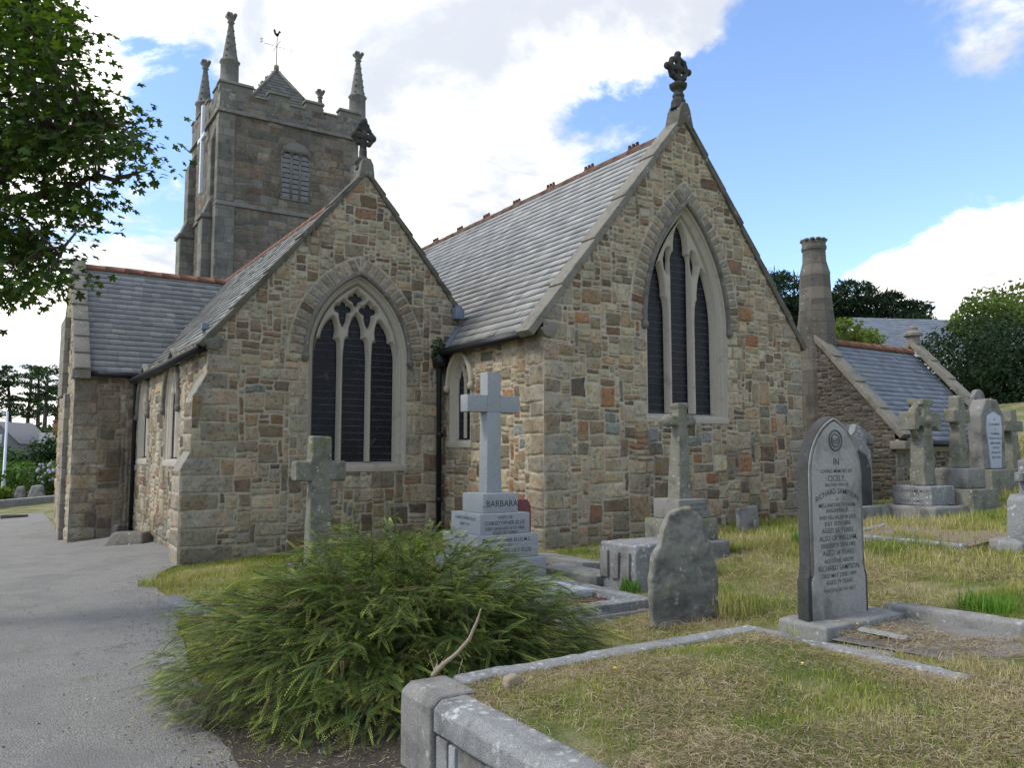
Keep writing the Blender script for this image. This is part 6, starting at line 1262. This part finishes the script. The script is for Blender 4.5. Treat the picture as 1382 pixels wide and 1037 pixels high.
# --- right: dark hedge, deciduous tree, cypresses, house
def mass(name, label, cat, spots, d_, size, col, n_, seed, mat='needle', jag=.4, **kw):
    r = np.random.default_rng(seed); parts = []; b = ground_at(spots[0][0], d_)
    for (px, py, w_, h) in spots: c_ = at(px, py, d_+r.normal(0, .9)); parts.append((tuple(c_), (w_, w_, h), int(n_*w_*h)))
    return plant(name, label, cat, b, parts, size, col, mat, seed=seed, jag=jag, **kw)
D = 34; k_ = D/1083
mass('hedge', 'big dark evergreen hedge behind the graves at the right edge', 'hedge', [(1285, 505, 1.6, 1.7), (1305, 480, 1.7, 1.6), (1335, 470, 1.7, 1.5), (1365, 475, 1.9, 1.5), (1395, 480, 2.2, 1.7), (1280, 535, 1.3, 1.2), (1320, 520, 1.8, 1.3), (1360, 520, 2.0, 1.2), (1400, 520, 2, 1.3), (1262, 475, .8, .9), (1450, 490, 2.5, 2), (1345, 500, 2, 1.2)], D, .10, (.019, .038, .014), 480, 400, 'needle', .3,
     trunk=[([ground_at(1330, D), at(1335, 500, D)], [.2, .1]), ([ground_at(1370, D), at(1365, 500, D)], [.2, .1]), ([ground_at(1290, D), at(1290, 500, D)], [.15, .08])])
D = 42; g_ = ground_at(1335, D)
mass('sycamore_tree', 'light green broadleaf tree rising behind the dark hedge', 'tree', [(1330, 425, 1.5, 1.0), (1308, 432, 1.1, .7), (1352, 420, 1.1, .9), (1330, 408, 1.0, .7), (1298, 440, .8, .5), (1370, 432, 1.0, .8), (1345, 440, 1.2, .7), (1312, 412, .6, .4), (1320, 450, 1.1, .6)], D, .13, (.085, .125, .03), 420, 410, 'leaf', .6, trunk=[([g_, at(1335, 470, D), at(1332, 430, D)], [.22, .16, .06]), ([at(1335, 470, D), at(1310, 425, D)], [.1, .03]), ([at(1335, 470, D), at(1355, 415, D)], [.1, .03])])
mass('bush', 'yellow green treetop at the upper right corner of the hedge', 'tree', [(1378, 402, 1.4, 1.0), (1400, 415, 2, 1.6), (1372, 425, 1.0, .7)], 46, .14, (.10, .125, .03), 300, 415, 'leaf', .5, trunk=[([ground_at(1400, 46), at(1395, 420, 46)], [.2, .1])])
D = 72
CYL = ['dark cypress left of the vestry chimney', 'broad dark cypress rising right of the vestry chimney', 'dark flat-topped cypress in the middle of the treeline', 'lower dark cypress above the distant slate roof', 'dark cypress hidden behind the chancel gable']
for i, (sp) in enumerate(([(1060, 405, 2.6, 2.3), (1050, 440, 2.6, 2.6), (1072, 430, 2.2, 2.4), (1098, 425, 2.2, 2.0), (1115, 430, 2.0, 1.8)], [(1135, 415, 2.6, 1.6), (1152, 400, 1.9, 1.3), (1128, 440, 2.6, 2.2), (1160, 430, 2.4, 2.0), (1145, 388, .9, .6)], [(1185, 415, 2.4, 1.4), (1197, 405, 1.4, .9), (1180, 445, 2.6, 2.0), (1205, 430, 2.2, 1.6)], [(1225, 420, 1.9, 1.0), (1240, 428, 1.4, .8), (1222, 440, 2.2, 1.2), (1248, 440, 1.2, .7)], [(1030, 400, 2.2, 2.2), (1020, 430, 2.6, 2.6)])):
    rr = np.random.default_rng(500+i); ext = []
    for (px, py, w_, h) in sp:
        ext.append((px, py, w_, h))
        for q in range(7): ext.append((px+rr.uniform(-1, 1)*w_*15, py-rr.uniform(.3, 1.0)*h*14, w_*.34, .22))
    g_ = ground_at(sp[0][0], D); mass('cypress_tree', CYL[i], 'cypress', ext, D, .34, (.016, .033, .015), 190, 420+i, 'needle', .6, group='dark cypresses along the ridge', flat=.2, asp=.22, trunk=[([g_, at(sp[0][0], sp[0][1], D)], [.5, .2])], part='crown')
D = 52
for i, (sp, lab) in enumerate((([(1140, 446, 1.3, .9), (1130, 455, 1.5, .9), (1160, 455, 1.4, .6)], 'yellow green broadleaf tree directly right of the vestry chimney'), ([(1172, 458, 1.2, .6), (1160, 462, 1.2, .6)], 'low yellow green tree left of the distant slate roof'))):
    mass('field_tree', lab, 'tree', sp, D, .17, (.105, .14, .03), 260, 440+i, 'leaf', .5, trunk=[([ground_at(sp[0][0], D), at(sp[0][0], sp[0][1], D)], [.2, .1])], group='yellow green trees below the cypresses')
# slate-roofed house at the right
q = at(1185, 470, 56); hz = gz1(q[0], q[1]); zr = at(1240, 433, 60)[2]; zr2 = at(1225, 472, 56)[2]
hs = thing('house', (q[0], q[1], hz), 'long pale house with blue grey slate roof behind the hedge at right', 'house'); ex = np.array([.90, -.43, 0]); ey = np.array([.43, .90, 0])
zr2 = at(1190, 470, 56)[2]; zr = zr2+2.6
m = MB(); m.poly([hp(0, 0, hz-1), hp(22, 0, hz-1), hp(22, 6, hz-1), hp(0, 6, hz-1), hp(0, 0, zr2), hp(22, 0, zr2), hp(22, 6, zr2), hp(0, 6, zr2), hp(0, 3, zr), hp(22, 3, zr)], [[0, 1, 5, 4], [1, 2, 6, 9, 5], [3, 0, 4, 8, 7], [2, 3, 7, 6]]); m.build('wall', plain('white_render', (.62, .61, .58), .9), hs)
tt = hp(0, 3, zr+.05)-hp(0, -.2, zr2-.1); LT = np.linalg.norm(tt); tt2 = hp(0, 3, zr+.05)-hp(0, 6.2, zr2-.1)
slates('roof', hp(-.3, -.2, zr2-.1), ex, tt/LT, 22.6, LT, hs, expo=.25, wid=.35, seed=211, pal=((.20, .22, .25), (.18, .20, .235)))
slates('roof', hp(-.3, 6.2, zr2-.1), ex, tt2/LT, 22.6, LT, hs, expo=.3, wid=.4, seed=212)
